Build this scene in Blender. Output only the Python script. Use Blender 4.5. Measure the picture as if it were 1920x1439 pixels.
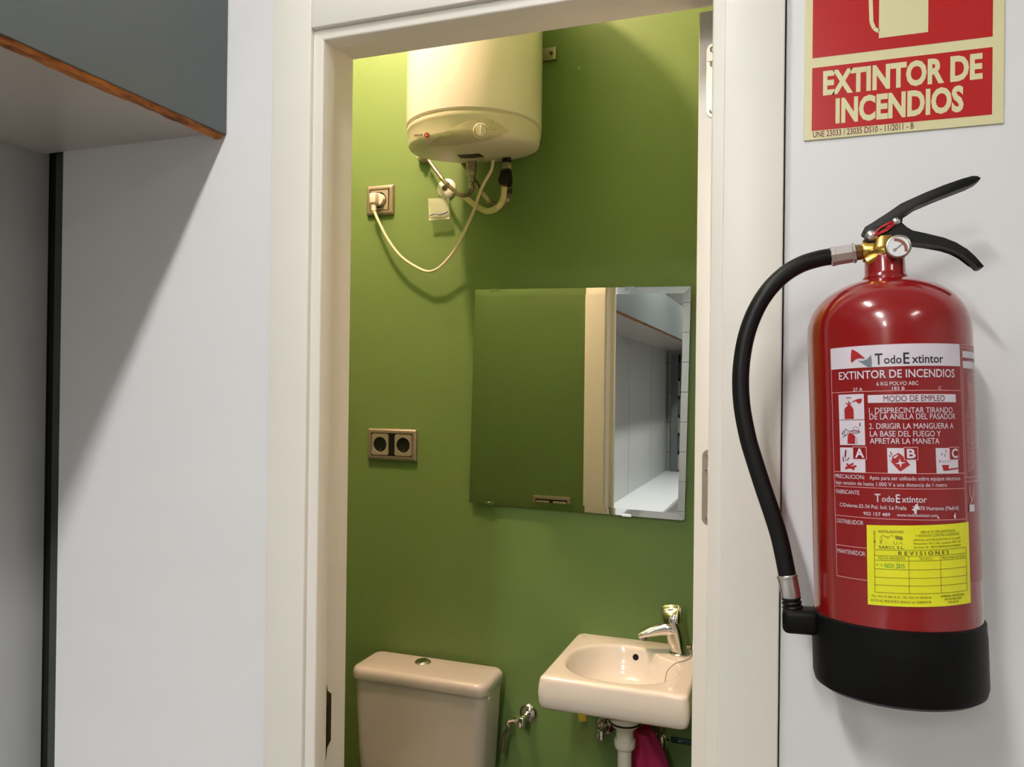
import bpy, bmesh, math, random
from mathutils import Vector, Matrix
from mathutils.bvhtree import BVHTree
random.seed(7)
PI = math.pi
for o in list(bpy.data.objects):
    bpy.data.objects.remove(o)
SC = bpy.context.scene
COL = SC.collection

# ------------------------------------------------------------------ camera
FPX, YAW, PITCH, ROLL = 1475.27, 0.34523, 0.0045165, 0.0118971
CAM = Vector((0.0, -1.0, 1.55))
FW = Vector((-math.sin(YAW) * math.cos(PITCH), math.cos(YAW) * math.cos(PITCH), math.sin(PITCH)))
RT0 = Vector((math.cos(YAW), math.sin(YAW), 0))
UP0 = RT0.cross(FW)
RT = math.cos(ROLL) * RT0 + math.sin(ROLL) * UP0
UP = -math.sin(ROLL) * RT0 + math.cos(ROLL) * UP0
cd = bpy.data.cameras.new('camera')
cam = bpy.data.objects.new('camera', cd)
COL.objects.link(cam)
cd.sensor_width = 36.0
cd.sensor_fit = 'HORIZONTAL'
cd.lens = FPX / 1920 * 36.0
cd.clip_start = 0.02
mw = Matrix((RT, UP, -FW)).transposed().to_4x4()
mw.translation = CAM
cam.matrix_world = mw
SC.camera = cam

# ------------------------------------------------------------------ world, exposure
W = bpy.data.worlds.new('world')
SC.world = W
W.use_nodes = True
W.node_tree.nodes['Background'].inputs[0].default_value = (0.8, 0.85, 0.9, 1)
W.node_tree.nodes['Background'].inputs[1].default_value = 0.02
SC.view_settings.view_transform = 'Standard'
SC.view_settings.look = 'None'
SC.view_settings.exposure = 1.3
SC.view_settings.gamma = 1.0
SC.view_settings.use_curve_mapping = False

ROOM_LIGHT = (1.0, 0.97, 0.93)
BATH_LIGHT = (1.0, 0.61, 0.47)
MAIN_STRENGTH = 40.0
MID_STRENGTH = 84.0
FAR_STRENGTH = 8.0
BULB_STRENGTH = 650.0


# ------------------------------------------------------------------ pixel helpers (photo 1920x1439)
def ray(px, py):
    return FW + (px - 960) / FPX * RT - (py - 719.5) / FPX * UP


def at(px, py, y):
    d = ray(px, py)
    return CAM + d * ((y - CAM.y) / d.y)


def atx(px, py, x):
    d = ray(px, py)
    return CAM + d * ((x - CAM.x) / d.x)


def atz(px, py, z):
    d = ray(px, py)
    return CAM + d * ((z - CAM.z) / d.z)


# ------------------------------------------------------------------ materials
def lin(c):
    c = c / 255.0
    return c / 12.92 if c <= 0.04045 else ((c + 0.055) / 1.055) ** 2.4


def rgb(*c):
    return (lin(c[0]), lin(c[1]), lin(c[2]), 1)


def mat(name, c, rough=0.5, metal=0.0, coat=0.0, var=0.0, vscale=6.0, bump=0.0, bscale=80.0, spec=0.5, emit=None, estr=0.0, trans=0.0, alpha=1.0, c2=None, stretch=None):
    m = bpy.data.materials.new(name)
    m.use_nodes = True
    nt = m.node_tree
    b = nt.nodes['Principled BSDF']
    b.inputs['Base Color'].default_value = rgb(*c)
    b.inputs['Roughness'].default_value = rough
    b.inputs['Metallic'].default_value = metal
    b.inputs['Coat Weight'].default_value = coat
    b.inputs['Coat Roughness'].default_value = 0.06
    b.inputs['Specular IOR Level'].default_value = spec
    b.inputs['Transmission Weight'].default_value = trans
    b.inputs['Alpha'].default_value = alpha
    if emit:
        b.inputs['Emission Color'].default_value = (*emit, 1)
        b.inputs['Emission Strength'].default_value = estr
    tc = None
    if var or bump:
        tc = nt.nodes.new('ShaderNodeTexCoord')
        src = tc.outputs['Object']
        if stretch:
            mp = nt.nodes.new('ShaderNodeMapping')
            mp.inputs['Scale'].default_value = stretch
            nt.links.new(src, mp.inputs['Vector'])
            src = mp.outputs['Vector']
    if var:
        n = nt.nodes.new('ShaderNodeTexNoise')
        n.inputs['Scale'].default_value = vscale
        n.inputs['Detail'].default_value = 4
        nt.links.new(src, n.inputs['Vector'])
        mx = nt.nodes.new('ShaderNodeMix')
        mx.data_type = 'RGBA'
        a = rgb(*c)
        if c2:
            d = rgb(*c2)
        else:
            d = tuple(min(1, v * (1 - var)) for v in a[:3]) + (1,)
        mx.inputs[6].default_value = a
        mx.inputs[7].default_value = d
        rp = nt.nodes.new('ShaderNodeMapRange')
        rp.inputs[1].default_value = 0.35
        rp.inputs[2].default_value = 0.65
        nt.links.new(n.outputs['Fac'], rp.inputs[0])
        nt.links.new(rp.outputs[0], mx.inputs[0])
        nt.links.new(mx.outputs[2], b.inputs['Base Color'])
    if bump:
        n2 = nt.nodes.new('ShaderNodeTexNoise')
        n2.inputs['Scale'].default_value = bscale
        n2.inputs['Detail'].default_value = 3
        nt.links.new(src, n2.inputs['Vector'])
        bp = nt.nodes.new('ShaderNodeBump')
        bp.inputs['Strength'].default_value = bump
        bp.inputs['Distance'].default_value = 0.002
        nt.links.new(n2.outputs['Fac'], bp.inputs['Height'])
        nt.links.new(bp.outputs['Normal'], b.inputs['Normal'])
    return m


M = {}
M['white_wall'] = mat('white_laminate', (230, 231, 233), 0.45, var=0.03, vscale=3)
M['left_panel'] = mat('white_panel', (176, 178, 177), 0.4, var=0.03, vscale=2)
M['cream'] = mat('cream_lacquer', (231, 228, 218), 0.42, var=0.03, vscale=4)
M['green'] = mat('green_paint', (102, 130, 70), 0.5, var=0.05, vscale=2.5, bump=0.25, bscale=45)
M['ceil'] = mat('ceiling_white', (228, 228, 224), 0.8, var=0.02)
M['floor'] = mat('floor_tile', (150, 142, 130), 0.4, var=0.12, vscale=5)
M['bfloor'] = mat('bathroom_floor_tile', (74, 70, 64), 0.4, var=0.12, vscale=6)
M['grout'] = mat('grout', (90, 86, 80), 0.8, var=0.05)
M['core'] = mat('wall_core_brown', (48, 34, 28), 0.9, var=0.2, vscale=30)
M['grey_lam'] = mat('grey_laminate', (86, 93, 93), 0.38, var=0.05, vscale=3, bump=0.05, bscale=400)
M['under_lam'] = mat('taupe_underside_laminate', (182, 175, 168), 0.3, var=0.05, vscale=3)
M['charcoal'] = mat('charcoal_laminate', (66, 70, 70), 0.45, var=0.1, vscale=8)
M['black_gap'] = mat('black_gap', (14, 13, 13), 0.9, var=0.2)
M['chip'] = mat('raw_chipboard', (196, 118, 44), 0.8, var=0.5, vscale=70, bump=0.6, bscale=160, c2=(96, 46, 14), stretch=(1, 0.35, 1))
M['counter'] = mat('white_counter', (225, 227, 230), 0.3, var=0.03)
M['chrome'] = mat('chrome', (225, 225, 225), 0.06, 1.0, var=0.03)
M['steel'] = mat('brushed_steel', (178, 172, 162), 0.28, 1.0, var=0.08, vscale=40)
M['bronze'] = mat('dark_bronze', (92, 78, 58), 0.35, 1.0, var=0.2, vscale=60)
M['alu_frame'] = mat('champagne_aluminium', (172, 160, 142), 0.36, 0.7, var=0.04, vscale=30)
M['alu_insert'] = mat('socket_insert', (168, 160, 138), 0.4, 0.4, var=0.04, vscale=30)
M['socket_black'] = mat('black_socket_plastic', (16, 15, 17), 0.35, var=0.2, vscale=40)
M['plug'] = mat('white_plug_plastic', (228, 214, 200), 0.4, var=0.04, vscale=40)
M['cable'] = mat('cream_cable', (222, 210, 178), 0.45, var=0.04, vscale=30)
M['heater'] = mat('heater_enamel', (226, 218, 212), 0.22, coat=0.4, var=0.02)
M['heater_cap'] = mat('heater_cap_plastic', (222, 214, 196), 0.36, var=0.03)
M['heater_panel'] = mat('heater_panel_beige', (196, 188, 162), 0.4, var=0.03)
M['mirror'] = mat('mirror_silver', (226, 230, 226), 0.0, 1.0)
M['ceramic'] = mat('white_ceramic', (228, 222, 212), 0.1, coat=0.5, var=0.02, vscale=3)
M['tank'] = mat('dimmed_white_ceramic', (200, 196, 188), 0.14, coat=0.5, var=0.02, vscale=3)  # white ceramic like the basin; weaker light on the toilet darkened into the colour
M['black'] = mat('black_rubber', (9, 9, 10), 0.45, spec=0.35, var=0.2, vscale=30, bump=0.08, bscale=300)
M['black_gloss'] = mat('black_enamel', (10, 10, 11), 0.45, spec=0.25, var=0.2, vscale=30)
M['boot'] = mat('black_plastic_boot', (8, 8, 8), 0.5, var=0.25, vscale=25, c2=(14, 14, 13), spec=0.15, bump=0.1, bscale=120)
M['red'] = mat('red_enamel', (140, 11, 15), 0.2, coat=0.6, var=0.06, vscale=12)
M['label_red'] = mat('label_red', (138, 16, 20), 0.28, coat=0.3, var=0.05, vscale=30)
M['label_white'] = mat('label_white', (214, 206, 216), 0.35, var=0.03, vscale=40)
M['label_pink'] = mat('label_line', (226, 160, 160), 0.4, var=0.05, vscale=60)
M['ink_black'] = mat('ink_black', (22, 18, 20), 0.5, var=0.1, vscale=60)
M['ink_red'] = mat('ink_red', (168, 26, 30), 0.5, var=0.1, vscale=60)
M['ink_dred'] = mat('ink_dark_red', (120, 40, 48), 0.5, var=0.1, vscale=60)
M['ink_grey'] = mat('ink_grey', (112, 122, 130), 0.5, var=0.05, vscale=60)
M['yellow'] = mat('yellow_sticker', (228, 226, 34), 0.4, var=0.04, vscale=60, bump=0.25, bscale=120)
M['ink_olive'] = mat('ink_olive', (88, 86, 14), 0.6, var=0.1, vscale=60)
M['ink_green'] = mat('ink_green', (58, 150, 40), 0.6, var=0.1, vscale=60)
M['sign_cream'] = mat('sign_cream', (226, 220, 172), 0.3, var=0.02, vscale=20, coat=0.2)
M['sign_red'] = mat('sign_red', (190, 20, 26), 0.25, var=0.02, vscale=20, coat=0.3)
M['brass'] = mat('brass', (212, 172, 84), 0.25, 1.0, var=0.15, vscale=60)
M['bronze_nut'] = mat('bronze_nut', (150, 112, 74), 0.3, 1.0, var=0.15, vscale=60)
M['silver'] = mat('silver_ferrule', (222, 216, 214), 0.3, 1.0, var=0.06, vscale=60)
M['gauge_white'] = mat('gauge_white', (226, 226, 228), 0.3, var=0.02, vscale=60)
M['gauge_arc'] = mat('gauge_arc', (140, 84, 66), 0.5, var=0.1, vscale=60)
M['cord_red'] = mat('red_seal_cord', (196, 18, 30), 0.5, var=0.1, vscale=90)
M['pvc'] = mat('white_pvc', (224, 222, 210), 0.3, var=0.03, vscale=20)
M['drainhose'] = mat('cream_drain_hose', (214, 206, 158), 0.5, var=0.05, vscale=20)
M['braid'] = mat('braided_steel', (176, 158, 142), 0.34, 1.0, var=0.5, vscale=420, bump=0.5, bscale=520)
M['pink'] = mat('magenta_cloth', (182, 36, 92), 0.9, var=0.25, vscale=14, bump=0.3, bscale=200)
M['teal'] = mat('dark_teal_plastic', (20, 52, 62), 0.35, var=0.1, vscale=30)
M['ytag'] = mat('yellow_tag', (196, 180, 52), 0.6, var=0.1, vscale=30)
M['bag'] = mat('clear_plastic_bag', (222, 224, 206), 0.12, trans=0.3, alpha=0.26, var=0.1, vscale=40, bump=0.6, bscale=60)
M['blue'] = mat('blue_print', (70, 92, 168), 0.4, var=0.4, vscale=60, c2=(150, 166, 190))
M['dial_ink'] = mat('dial_ink', (70, 66, 50), 0.5, var=0.1, vscale=60)
M['endwall'] = mat('end_wall_plank', (188, 188, 184), 0.5, var=0.05, vscale=4)
M['lamp_white'] = mat('lamp_housing', (230, 230, 228), 0.5, var=0.02)
M['diffuser'] = mat('lamp_diffuser', (255, 255, 255), 0.5, emit=ROOM_LIGHT, estr=MAIN_STRENGTH)
M['diffuser_mid'] = mat('lamp_diffuser_mid', (255, 255, 255), 0.5, emit=ROOM_LIGHT, estr=MID_STRENGTH)
M['diffuser_far'] = mat('lamp_diffuser_far', (255, 255, 255), 0.5, emit=ROOM_LIGHT, estr=FAR_STRENGTH)
M['bulb'] = mat('warm_bulb', (255, 240, 210), 0.5, emit=BATH_LIGHT, estr=BULB_STRENGTH)


# ------------------------------------------------------------------ geometry helpers (all coordinates are world coordinates)
def V(*a):
    return Vector(a)


ID3 = (V(1, 0, 0), V(0, 1, 0), V(0, 0, 1))


def box(bm, x0, x1, y0, y1, z0, z1, bev=0.0, seg=2):
    vs = [bm.verts.new((x, y, z)) for x in (x0, x1) for y in (y0, y1) for z in (z0, z1)]
    fs = [(0, 1, 3, 2), (4, 6, 7, 5), (0, 4, 5, 1), (2, 3, 7, 6), (0, 2, 6, 4), (1, 5, 7, 3)]
    ff = [bm.faces.new([vs[i] for i in f]) for f in fs]
    if bev:
        es = list({e for f in ff for e in f.edges})
        bmesh.ops.bevel(bm, geom=es, offset=bev, segments=seg, profile=0.5, affect='EDGES')
    return bm


def obox(bm, c, ax, hx, hy, hz, bev=0.0, seg=2):
    """box centred at c along axes ax with half sizes"""
    b2 = bmesh.new()
    box(b2, -hx, hx, -hy, hy, -hz, hz, bev, seg)
    add_bm(bm, b2, lambda p: c + ax[0] * p.x + ax[1] * p.y + ax[2] * p.z)
    return bm


def add_bm(bm, b2, fn):
    mp = {}
    for v in b2.verts:
        mp[v] = bm.verts.new(fn(v.co))
    for f in b2.faces:
        bm.faces.new([mp[v] for v in f.verts])
    b2.free()


def rings(bm, rs, close0=False, close1=False, loop=True):
    """skin a list of rings (lists of points, same count)"""
    R = [[bm.verts.new(p) for p in r] for r in rs]
    n = len(R[0])
    for a, b in zip(R, R[1:]):
        for i in range(n if loop else n - 1):
            j = (i + 1) % n
            bm.faces.new((a[i], a[j], b[j], b[i]))
    if close0:
        bm.faces.new(R[0][::-1])
    if close1:
        bm.faces.new(R[-1])
    return R


def lathe(bm, prof, o, ax=ID3, seg=40, c0=True, c1=True):
    rs = []
    for r, z in prof:
        r = max(r, 1e-5)
        rs.append([o + ax[0] * (r * math.cos(2 * PI * i / seg)) + ax[1] * (r * math.sin(2 * PI * i / seg)) + ax[2] * z for i in range(seg)])
    rings(bm, rs, c0, c1)
    return bm


def frame_from(d, ref=None):
    d = d.normalized()
    ref = ref or (V(0, 0, 1) if abs(d.z) < 0.9 else V(1, 0, 0))
    a = ref.cross(d).normalized()
    b = d.cross(a)
    return (a, b, d)


def smooth_path(pts, n=8):
    pts = [Vector(p) for p in pts]
    if len(pts) < 3:
        return pts
    P = [pts[0] * 2 - pts[1]] + pts + [pts[-1] * 2 - pts[-2]]
    out = []
    for i in range(1, len(P) - 2):
        p0, p1, p2, p3 = P[i - 1], P[i], P[i + 1], P[i + 2]
        for k in range(n):
            t = k / n
            out.append(0.5 * ((2 * p1) + (p2 - p0) * t + (2 * p0 - 5 * p1 + 4 * p2 - p3) * t * t + (3 * p1 - p0 - 3 * p2 + p3) * t ** 3))
    out.append(pts[-1])
    return out


def tube(bm, pts, r, seg=12, n=8, squash=None):
    path = smooth_path(pts, n)
    m = len(path)
    rr = r if callable(r) else (lambda t: r)
    a = None
    rs = []
    for i, p in enumerate(path):
        d = (path[min(i + 1, m - 1)] - path[max(i - 1, 0)]).normalized()
        if a is None:
            a = frame_from(d)[0]
        a = (a - d * a.dot(d)).normalized()
        b = d.cross(a)
        q = rr(i / (m - 1))
        qa, qb = q if isinstance(q, tuple) else (q, q)
        rs.append([p + a * (qa * math.cos(2 * PI * k / seg)) + b * (qb * math.sin(2 * PI * k / seg)) for k in range(seg)])
    rings(bm, rs, True, True)
    return bm


def prism(bm, poly, fn, w0, w1, bev=0.0, seg=2):
    b2 = bmesh.new()
    a = [b2.verts.new((u, v, w0)) for u, v in poly]
    b = [b2.verts.new((u, v, w1)) for u, v in poly]
    n = len(poly)
    b2.faces.new(a[::-1])
    b2.faces.new(b)
    for i in range(n):
        b2.faces.new((a[i], a[(i + 1) % n], b[(i + 1) % n], b[i]))
    if bev:
        es = [e for e in b2.edges if (e.verts[0].co.z == e.verts[1].co.z)]
        bmesh.ops.bevel(b2, geom=es, offset=bev, segments=seg, profile=0.5, affect='EDGES')
    add_bm(bm, b2, lambda p: fn(p.x, p.y, p.z))
    return bm


def rrect(x0, x1, y0, y1, r, n=6):
    pts = []
    for cx, cy, a0 in ((x1 - r, y1 - r, 0), (x0 + r, y1 - r, 90), (x0 + r, y0 + r, 180), (x1 - r, y0 + r, 270)):
        for k in range(n + 1):
            a = math.radians(a0 + 90 * k / n)
            pts.append((cx + r * math.cos(a), cy + r * math.sin(a)))
    return pts


def BM():
    return bmesh.new()


def rootof(o):
    while o.parent:
        o = o.parent
    return o


def obj(name, bm, m, parent=None, ang=38, recalc=True):
    if recalc:
        bmesh.ops.recalc_face_normals(bm, faces=bm.faces[:])
    th = math.radians(ang)
    for f in bm.faces:
        f.smooth = True
    for e in bm.edges:
        if len(e.link_faces) == 2 and e.calc_face_angle(0) > th:
            e.smooth = False
    if parent:
        base = Vector(rootof(parent).location)
    else:
        xs = [v.co.x for v in bm.verts]
        ys = [v.co.y for v in bm.verts]
        base = V((min(xs) + max(xs)) / 2, (min(ys) + max(ys)) / 2, min(v.co.z for v in bm.verts))
    bmesh.ops.translate(bm, vec=-base, verts=bm.verts[:])
    me = bpy.data.meshes.new(name)
    bm.to_mesh(me)
    bm.free()
    o = bpy.data.objects.new(name, me)
    COL.objects.link(o)
    me.materials.append(M[m] if isinstance(m, str) else m)
    if parent:
        o.parent = parent
    else:
        o.location = base
    return o


def tag(o, label, cat=None, group=None, kind=None):
    o['label'] = label
    if cat:
        o['category'] = cat
    if group:
        o['group'] = group
    if kind:
        o['kind'] = kind
    return o


def thing(name, label, cat, loc, group=None, kind=None):
    o = bpy.data.objects.new(name, None)
    COL.objects.link(o)
    o.location = loc
    o.empty_display_size = 0.05
    return tag(o, label, cat, group, kind)


def struct(name, bm, m, label=None):
    o = obj(name, bm, m)
    o['kind'] = 'structure'
    if label:
        o['label'] = label
    return o


# ------------------------------------------------------------------ flat print: lettering, lines, patches mapped on a surface
_txt = {}


def text_mesh(s, bold=0.0):
    key = (s, bold)
    if key in _txt:
        return _txt[key]
    c = bpy.data.curves.new('t', 'FONT')
    c.body = s
    c.size = 1.0
    c.offset = bold
    c.resolution_u = 3
    o = bpy.data.objects.new('t', c)
    COL.objects.link(o)
    me = o.to_mesh()
    vs = [(v.co.x, v.co.y) for v in me.vertices]
    fs = [tuple(p.vertices) for p in me.polygons]
    o.to_mesh_clear()
    bpy.data.objects.remove(o)
    bpy.data.curves.remove(c)
    _txt[key] = (vs, fs)
    return _txt[key]


def cap_h():
    vs, _ = text_mesh('H')
    return max(v[1] for v in vs)


class Print:
    def __init__(self, fn):
        self.fn = fn
        self.b = {}

    def bm(self, key):
        if key not in self.b:
            self.b[key] = bmesh.new()
        return self.b[key]

    def text(self, key, s, x0, x1, y, h, off, bold=0.0, slope=0.0, align='fit', aspect=0.9):
        """caps of height h on the baseline y, stretched from x0 to x1"""
        reps = ((0, 0),)
        if bold > 0 and ('M' in s or 'W' in s):
            q_ = bold * 0.85
            reps = ((0, 0), (-q_, q_), (q_, q_), (-q_, -q_), (q_, -q_))
            bold = 0.0
        vs, fs = text_mesh(s, bold)
        if not vs:
            return
        a, b = min(v[0] for v in vs), max(v[0] for v in vs)
        sy = h / cap_h()
        if align == 'fit':
            sx = (x1 - x0) / (b - a)
            ox = x0
        else:
            sx = sy * aspect
            ox = x0 if align == 'left' else (x0 + x1) / 2 - sx * (b - a) / 2
        bm = self.bm(key)
        for n_, (rx_, ry_) in enumerate(reps):
            nv = [bm.verts.new(self.fn(ox + (v[0] + rx_ - a) * sx, y + (v[1] + ry_) * sy + slope * (v[0] - a) * sx, off + n_ * 0.00001)) for v in vs]
            for f in fs:
                try:
                    bm.faces.new([nv[i] for i in f])
                except ValueError:
                    pass

    def rect(self, key, x0, x1, y0, y1, off, nx=1):
        self.strip(key, [(x0, y0), (x1, y0)], [(x0, y1), (x1, y1)], off, nx, 1)

    def strip(self, key, A, B, off, nx=8, ny=1):
        bm = self.bm(key)

        def samp(P, t):
            q = t * (len(P) - 1)
            i = min(int(q), len(P) - 2)
            u = q - i
            return (P[i][0] * (1 - u) + P[i + 1][0] * u, P[i][1] * (1 - u) + P[i + 1][1] * u)
        g = []
        for j in range(ny + 1):
            w = j / ny
            row = []
            for i in range(nx + 1):
                p, q = samp(A, i / nx), samp(B, i / nx)
                row.append(bm.verts.new(self.fn(p[0] * (1 - w) + q[0] * w, p[1] * (1 - w) + q[1] * w, off)))
            g.append(row)
        for j in range(ny):
            for i in range(nx):
                bm.faces.new((g[j][i], g[j][i + 1], g[j + 1][i + 1], g[j + 1][i]))

    def hline(self, key, x0, x1, y, w, off, nx=24):
        self.rect(key, x0, x1, y - w / 2, y + w / 2, off, nx)

    def vline(self, key, x, y0, y1, w, off):
        self.rect(key, x - w / 2, x + w / 2, y0, y1, off, 1)

    def poly(self, key, pts, off):
        bm = self.bm(key)
        f = bm.faces.new([bm.verts.new(self.fn(x, y, off)) for x, y in pts])
        bmesh.ops.triangulate(bm, faces=[f])

    def path(self, key, pts, w, off):
        for (x0, y0), (x1, y1) in zip(pts, pts[1:]):
            dx, dy = x1 - x0, y1 - y0
            L = math.hypot(dx, dy) or 1
            nx, ny = -dy / L * w / 2, dx / L * w / 2
            self.poly(key, [(x0 + nx, y0 + ny), (x1 + nx, y1 + ny), (x1 - nx, y1 - ny), (x0 - nx, y0 - ny)], off)

    def disc(self, key, x, y, r, off, n=20):
        self.poly(key, [(x + r * math.cos(2 * PI * i / n), y + r * math.sin(2 * PI * i / n)) for i in range(n)], off)

    def build(self, names, parent):
        for k, bm in self.b.items():
            m = k.split('|')[0]
            nm, lab = (k.split('|')[1], None) if '|' in k else names.get(k, ('lettering', None))
            o = obj(nm, bm, m, parent, recalc=False)
            if '|' not in k:
                o['kind'] = 'stuff'
            if lab:
                o['label'] = lab


# ================================================================== STRUCTURE
XL = -1.225          # left wall
YW = 1.03            # bathroom back wall
XR, YE = 2.6, -5.08  # room beyond the frame
HC = 2.72            # room ceiling
HB = 3.25             # bathroom ceiling
BX0, BX1 = -1.42, 0.02
CASF = -0.012        # casing face
CL0, CL1 = -0.7445, -0.6772
CR0, CR1 = -0.0849, -0.0152
ZH = 2.0765          # lower edge of head casing

# wall_front: core with facing panels
w = thing('wall_front', 'white panelled wall around the bathroom doorway', None, (0, 0.05, 0), kind='structure')
bm = BM()
box(bm, XL - 0.2, CL1 - 0.02, 0.03, 0.09, 0, HB)
box(bm, CR0 + 0.02, XR, 0.03, 0.09, 0, HB)
box(bm, CL1 - 0.02, CR0 + 0.02, 0.03, 0.09, ZH + 0.03, HB)
obj('wall_core', bm, 'core', w)
for x0, x1, z0 in ((-1.178, CL1 - 0.022, 0), (CL1 - 0.02, CR1 - 0.004, ZH + 0.03), (CR1 + 0.0012, XR, 0)):
    bm = BM()
    box(bm, x0, x1, 0, 0.029, z0, HC, 0.0008, 1)
    obj('panel', bm, 'white_wall', w)
# bathroom shell
bm = BM()
box(bm, BX0, CL1 - 0.02, 0.09, 0.10, 0, HB)
box(bm, CR0 + 0.02, BX1, 0.09, 0.10, 0, HB)
box(bm, CL1 - 0.02, CR0 + 0.02, 0.09, 0.10, ZH + 0.03, HB)
struct('wall_bathroom_front', bm, 'green', 'green painted inner wall beside the door, seen in the mirror')
bm = BM()
box(bm, BX0 - 0.1, BX1 + 0.1, YW, YW + 0.1, 0, HB)
struct('wall_bathroom_back', bm, 'green', 'green painted back wall behind water heater and mirror')
bm = BM()
box(bm, BX0 - 0.1, BX0, 0.09, YW, 0, HB)
struct('wall_bathroom_left', bm, 'green', 'green side wall of the small bathroom, left of the toilet')
bm = BM()
box(bm, BX1, BX1 + 0.1, 0.09, YW, 0, HB)
struct('wall_bathroom_right', bm, 'green', 'green side wall of the small bathroom, behind the open door')
bm = BM()
box(bm, BX0 - 0.1, BX1 + 0.1, 0.09, YW + 0.1, HB, HB + 0.1)
struct('ceiling_bathroom', bm, 'ceil', 'white bathroom ceiling above the water heater')
bm = BM()
box(bm, XL - 0.2, XR, YE - 0.1, 0.03, HC, HC + 0.1)
struct('ceiling', bm, 'ceil', 'white ceiling of the outer room')


def tiled_floor(name, label, x0, x1, y0, y1, s, m):
    f = thing(name, label, None, ((x0 + x1) / 2, (y0 + y1) / 2, -0.02), kind='structure')
    b = BM()
    box(b, x0, x1, y0, y1, -0.03, -0.004)
    obj('grout_bed', b, 'grout', f)
    first = None
    nx, ny = max(1, round((x1 - x0) / s)), max(1, round((y1 - y0) / s))
    sx, sy = (x1 - x0) / nx, (y1 - y0) / ny
    for i in range(nx):
        for j in range(ny):
            if first is None:
                b = BM()
                box(b, x0 + 0.002, x0 + sx - 0.002, y0 + 0.002, y0 + sy - 0.002, -0.006, 0.0, 0.001, 1)
                first = obj('tile', b, m, f)
            else:
                c = first.copy()
                COL.objects.link(c)
                c.parent = f
                c.location = (i * sx, j * sy, 0)
    return f


tiled_floor('floor', 'beige tiled floor of the outer room', XL, XR, YE, 0.09, 0.45, 'floor')
tiled_floor('floor_bathroom', 'grey tiled bathroom floor under the toilet', BX0, BX1, 0.09, YW, 0.31, 'bfloor')

# wall_left: vertical panels with fine joints
w = thing('wall_left', 'pale vertical panels of the left wall under the overhead box', None, (XL - 0.02, -2.5, 0), kind='structure')
bm = BM()
box(bm, XL - 0.1, XL - 0.0015, YE, 0.02, 0, HC)
obj('wall_core', bm, 'black_gap', w)
js = [0.018, -1.1, -2.1, -3.097, -4.095, YE]
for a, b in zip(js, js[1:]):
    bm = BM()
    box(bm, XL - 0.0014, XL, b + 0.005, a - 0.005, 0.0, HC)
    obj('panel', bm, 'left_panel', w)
# dark filler strip in the corner
t = thing('trim_2', 'dark charcoal filler strip in the corner beside the white wall', None, (-1.2, 0.01, 0), kind='structure')
bm = BM()
box(bm, -1.206, -1.1785, 0.010, 0.029, 0, 1.945, 0.0006, 1)
obj('filler_strip', bm, 'charcoal', t)
bm = BM()
box(bm, XL - 0.005, -1.2065, 0.019, 0.0295, 0, 1.945)
obj('shadow_gap', bm, 'black_gap', t)
# end wall (seen in the mirror): planks
w = thing('wall_end', 'far end wall of pale horizontal planks, seen in the mirror', None, (0, YE - 0.05, 0), kind='structure')
bm = BM()
box(bm, XL - 0.1, XR, YE - 0.1, YE - 0.012, 0, HC)
obj('wall_core', bm, 'core', w)
first = None
for i in range(9):
    z = i * 0.302
    if first is None:
        bm = BM()
        box(bm, XL, XR, YE - 0.012, YE, z + 0.002, z + 0.30, 0.001, 1)
        first = obj('plank', bm, 'endwall', w)
    else:
        c = first.copy()
        COL.objects.link(c)
        c.parent = w
        c.location = (0, 0, z)
bm = BM()
box(bm, XR, XR + 0.1, YE - 0.1, 0.09, 0, HC)
struct('wall_right', bm, 'white_wall', 'white wall of the outer room opposite the counter')

# ------------------------------------------------------------------ door frame
fr = thing('trim_1', 'cream lacquered door frame around the bathroom doorway', None, (-0.38, 0.045, 0), kind='structure')
NOSE = -0.0035
STOP_L, STOP_R, STOP_T = -0.661, -0.1003, ZH - 0.0162
REB = 0.029
YJ = 0.0995


for x0, x1 in ((CL0, CL1), (CR0, CR1)):
    bm = BM()
    box(bm, x0, x1, CASF, -0.0002, 0.0, ZH + (0.07 if x0 == CL0 else 0.07), 0.0018, 3)
    obj('casing', bm, 'cream', fr)
bm = BM()
box(bm, CL1 + 0.0004, CR0 - 0.0004, CASF, -0.0002, ZH, ZH + 0.07, 0.0018, 3)
obj('casing', bm, 'cream', fr)
# inner side casings
for x0, x1 in ((-0.757, CL1 - 0.003), (CR0 + 0.004, -0.015)):
    bm = BM()
    box(bm, x0, x1, 0.1002, 0.112, 0.0, ZH + 0.075, 0.0018, 3)
    obj('inner_casing', bm, 'cream', fr)
bm = BM()
box(bm, CL1 - 0.0025, CR0 + 0.0035, 0.1002, 0.112, ZH + 0.004, ZH + 0.075, 0.0018, 3)
obj('inner_casing', bm, 'cream', fr)


def jamb_profile(sgn, xs, xr, xb):
    # polygon in (offset along sgn, y): back at xb
    return [(xb, NOSE), (xs, NOSE), (xs, REB), (xr, REB), (xr, YJ), (xb, YJ)]


def bev_prism(poly, fn, w0, w1, idx, r=0.003):
    """extruded profile with the convex corners idx rounded"""
    out = []
    n = len(poly)
    for i, p in enumerate(poly):
        if i in idx:
            a, b = poly[i - 1], poly[(i + 1) % n]
            p_, a_, b_ = Vector(p), Vector(a), Vector(b)
            u, v = (a_ - p_).normalized(), (b_ - p_).normalized()
            c = p_ + u * r + v * r
            for k in range(5):
                t = k / 4 * PI / 2
                out.append(tuple(c - v * r * math.cos(t) - u * r * math.sin(t)))
        else:
            out.append(p)
    bm = BM()
    prism(bm, out, fn, w0, w1)
    return bm


XBL, XBR, ZB = CL1 - 0.0195, CR0 + 0.0195, ZH + 0.0295


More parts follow.
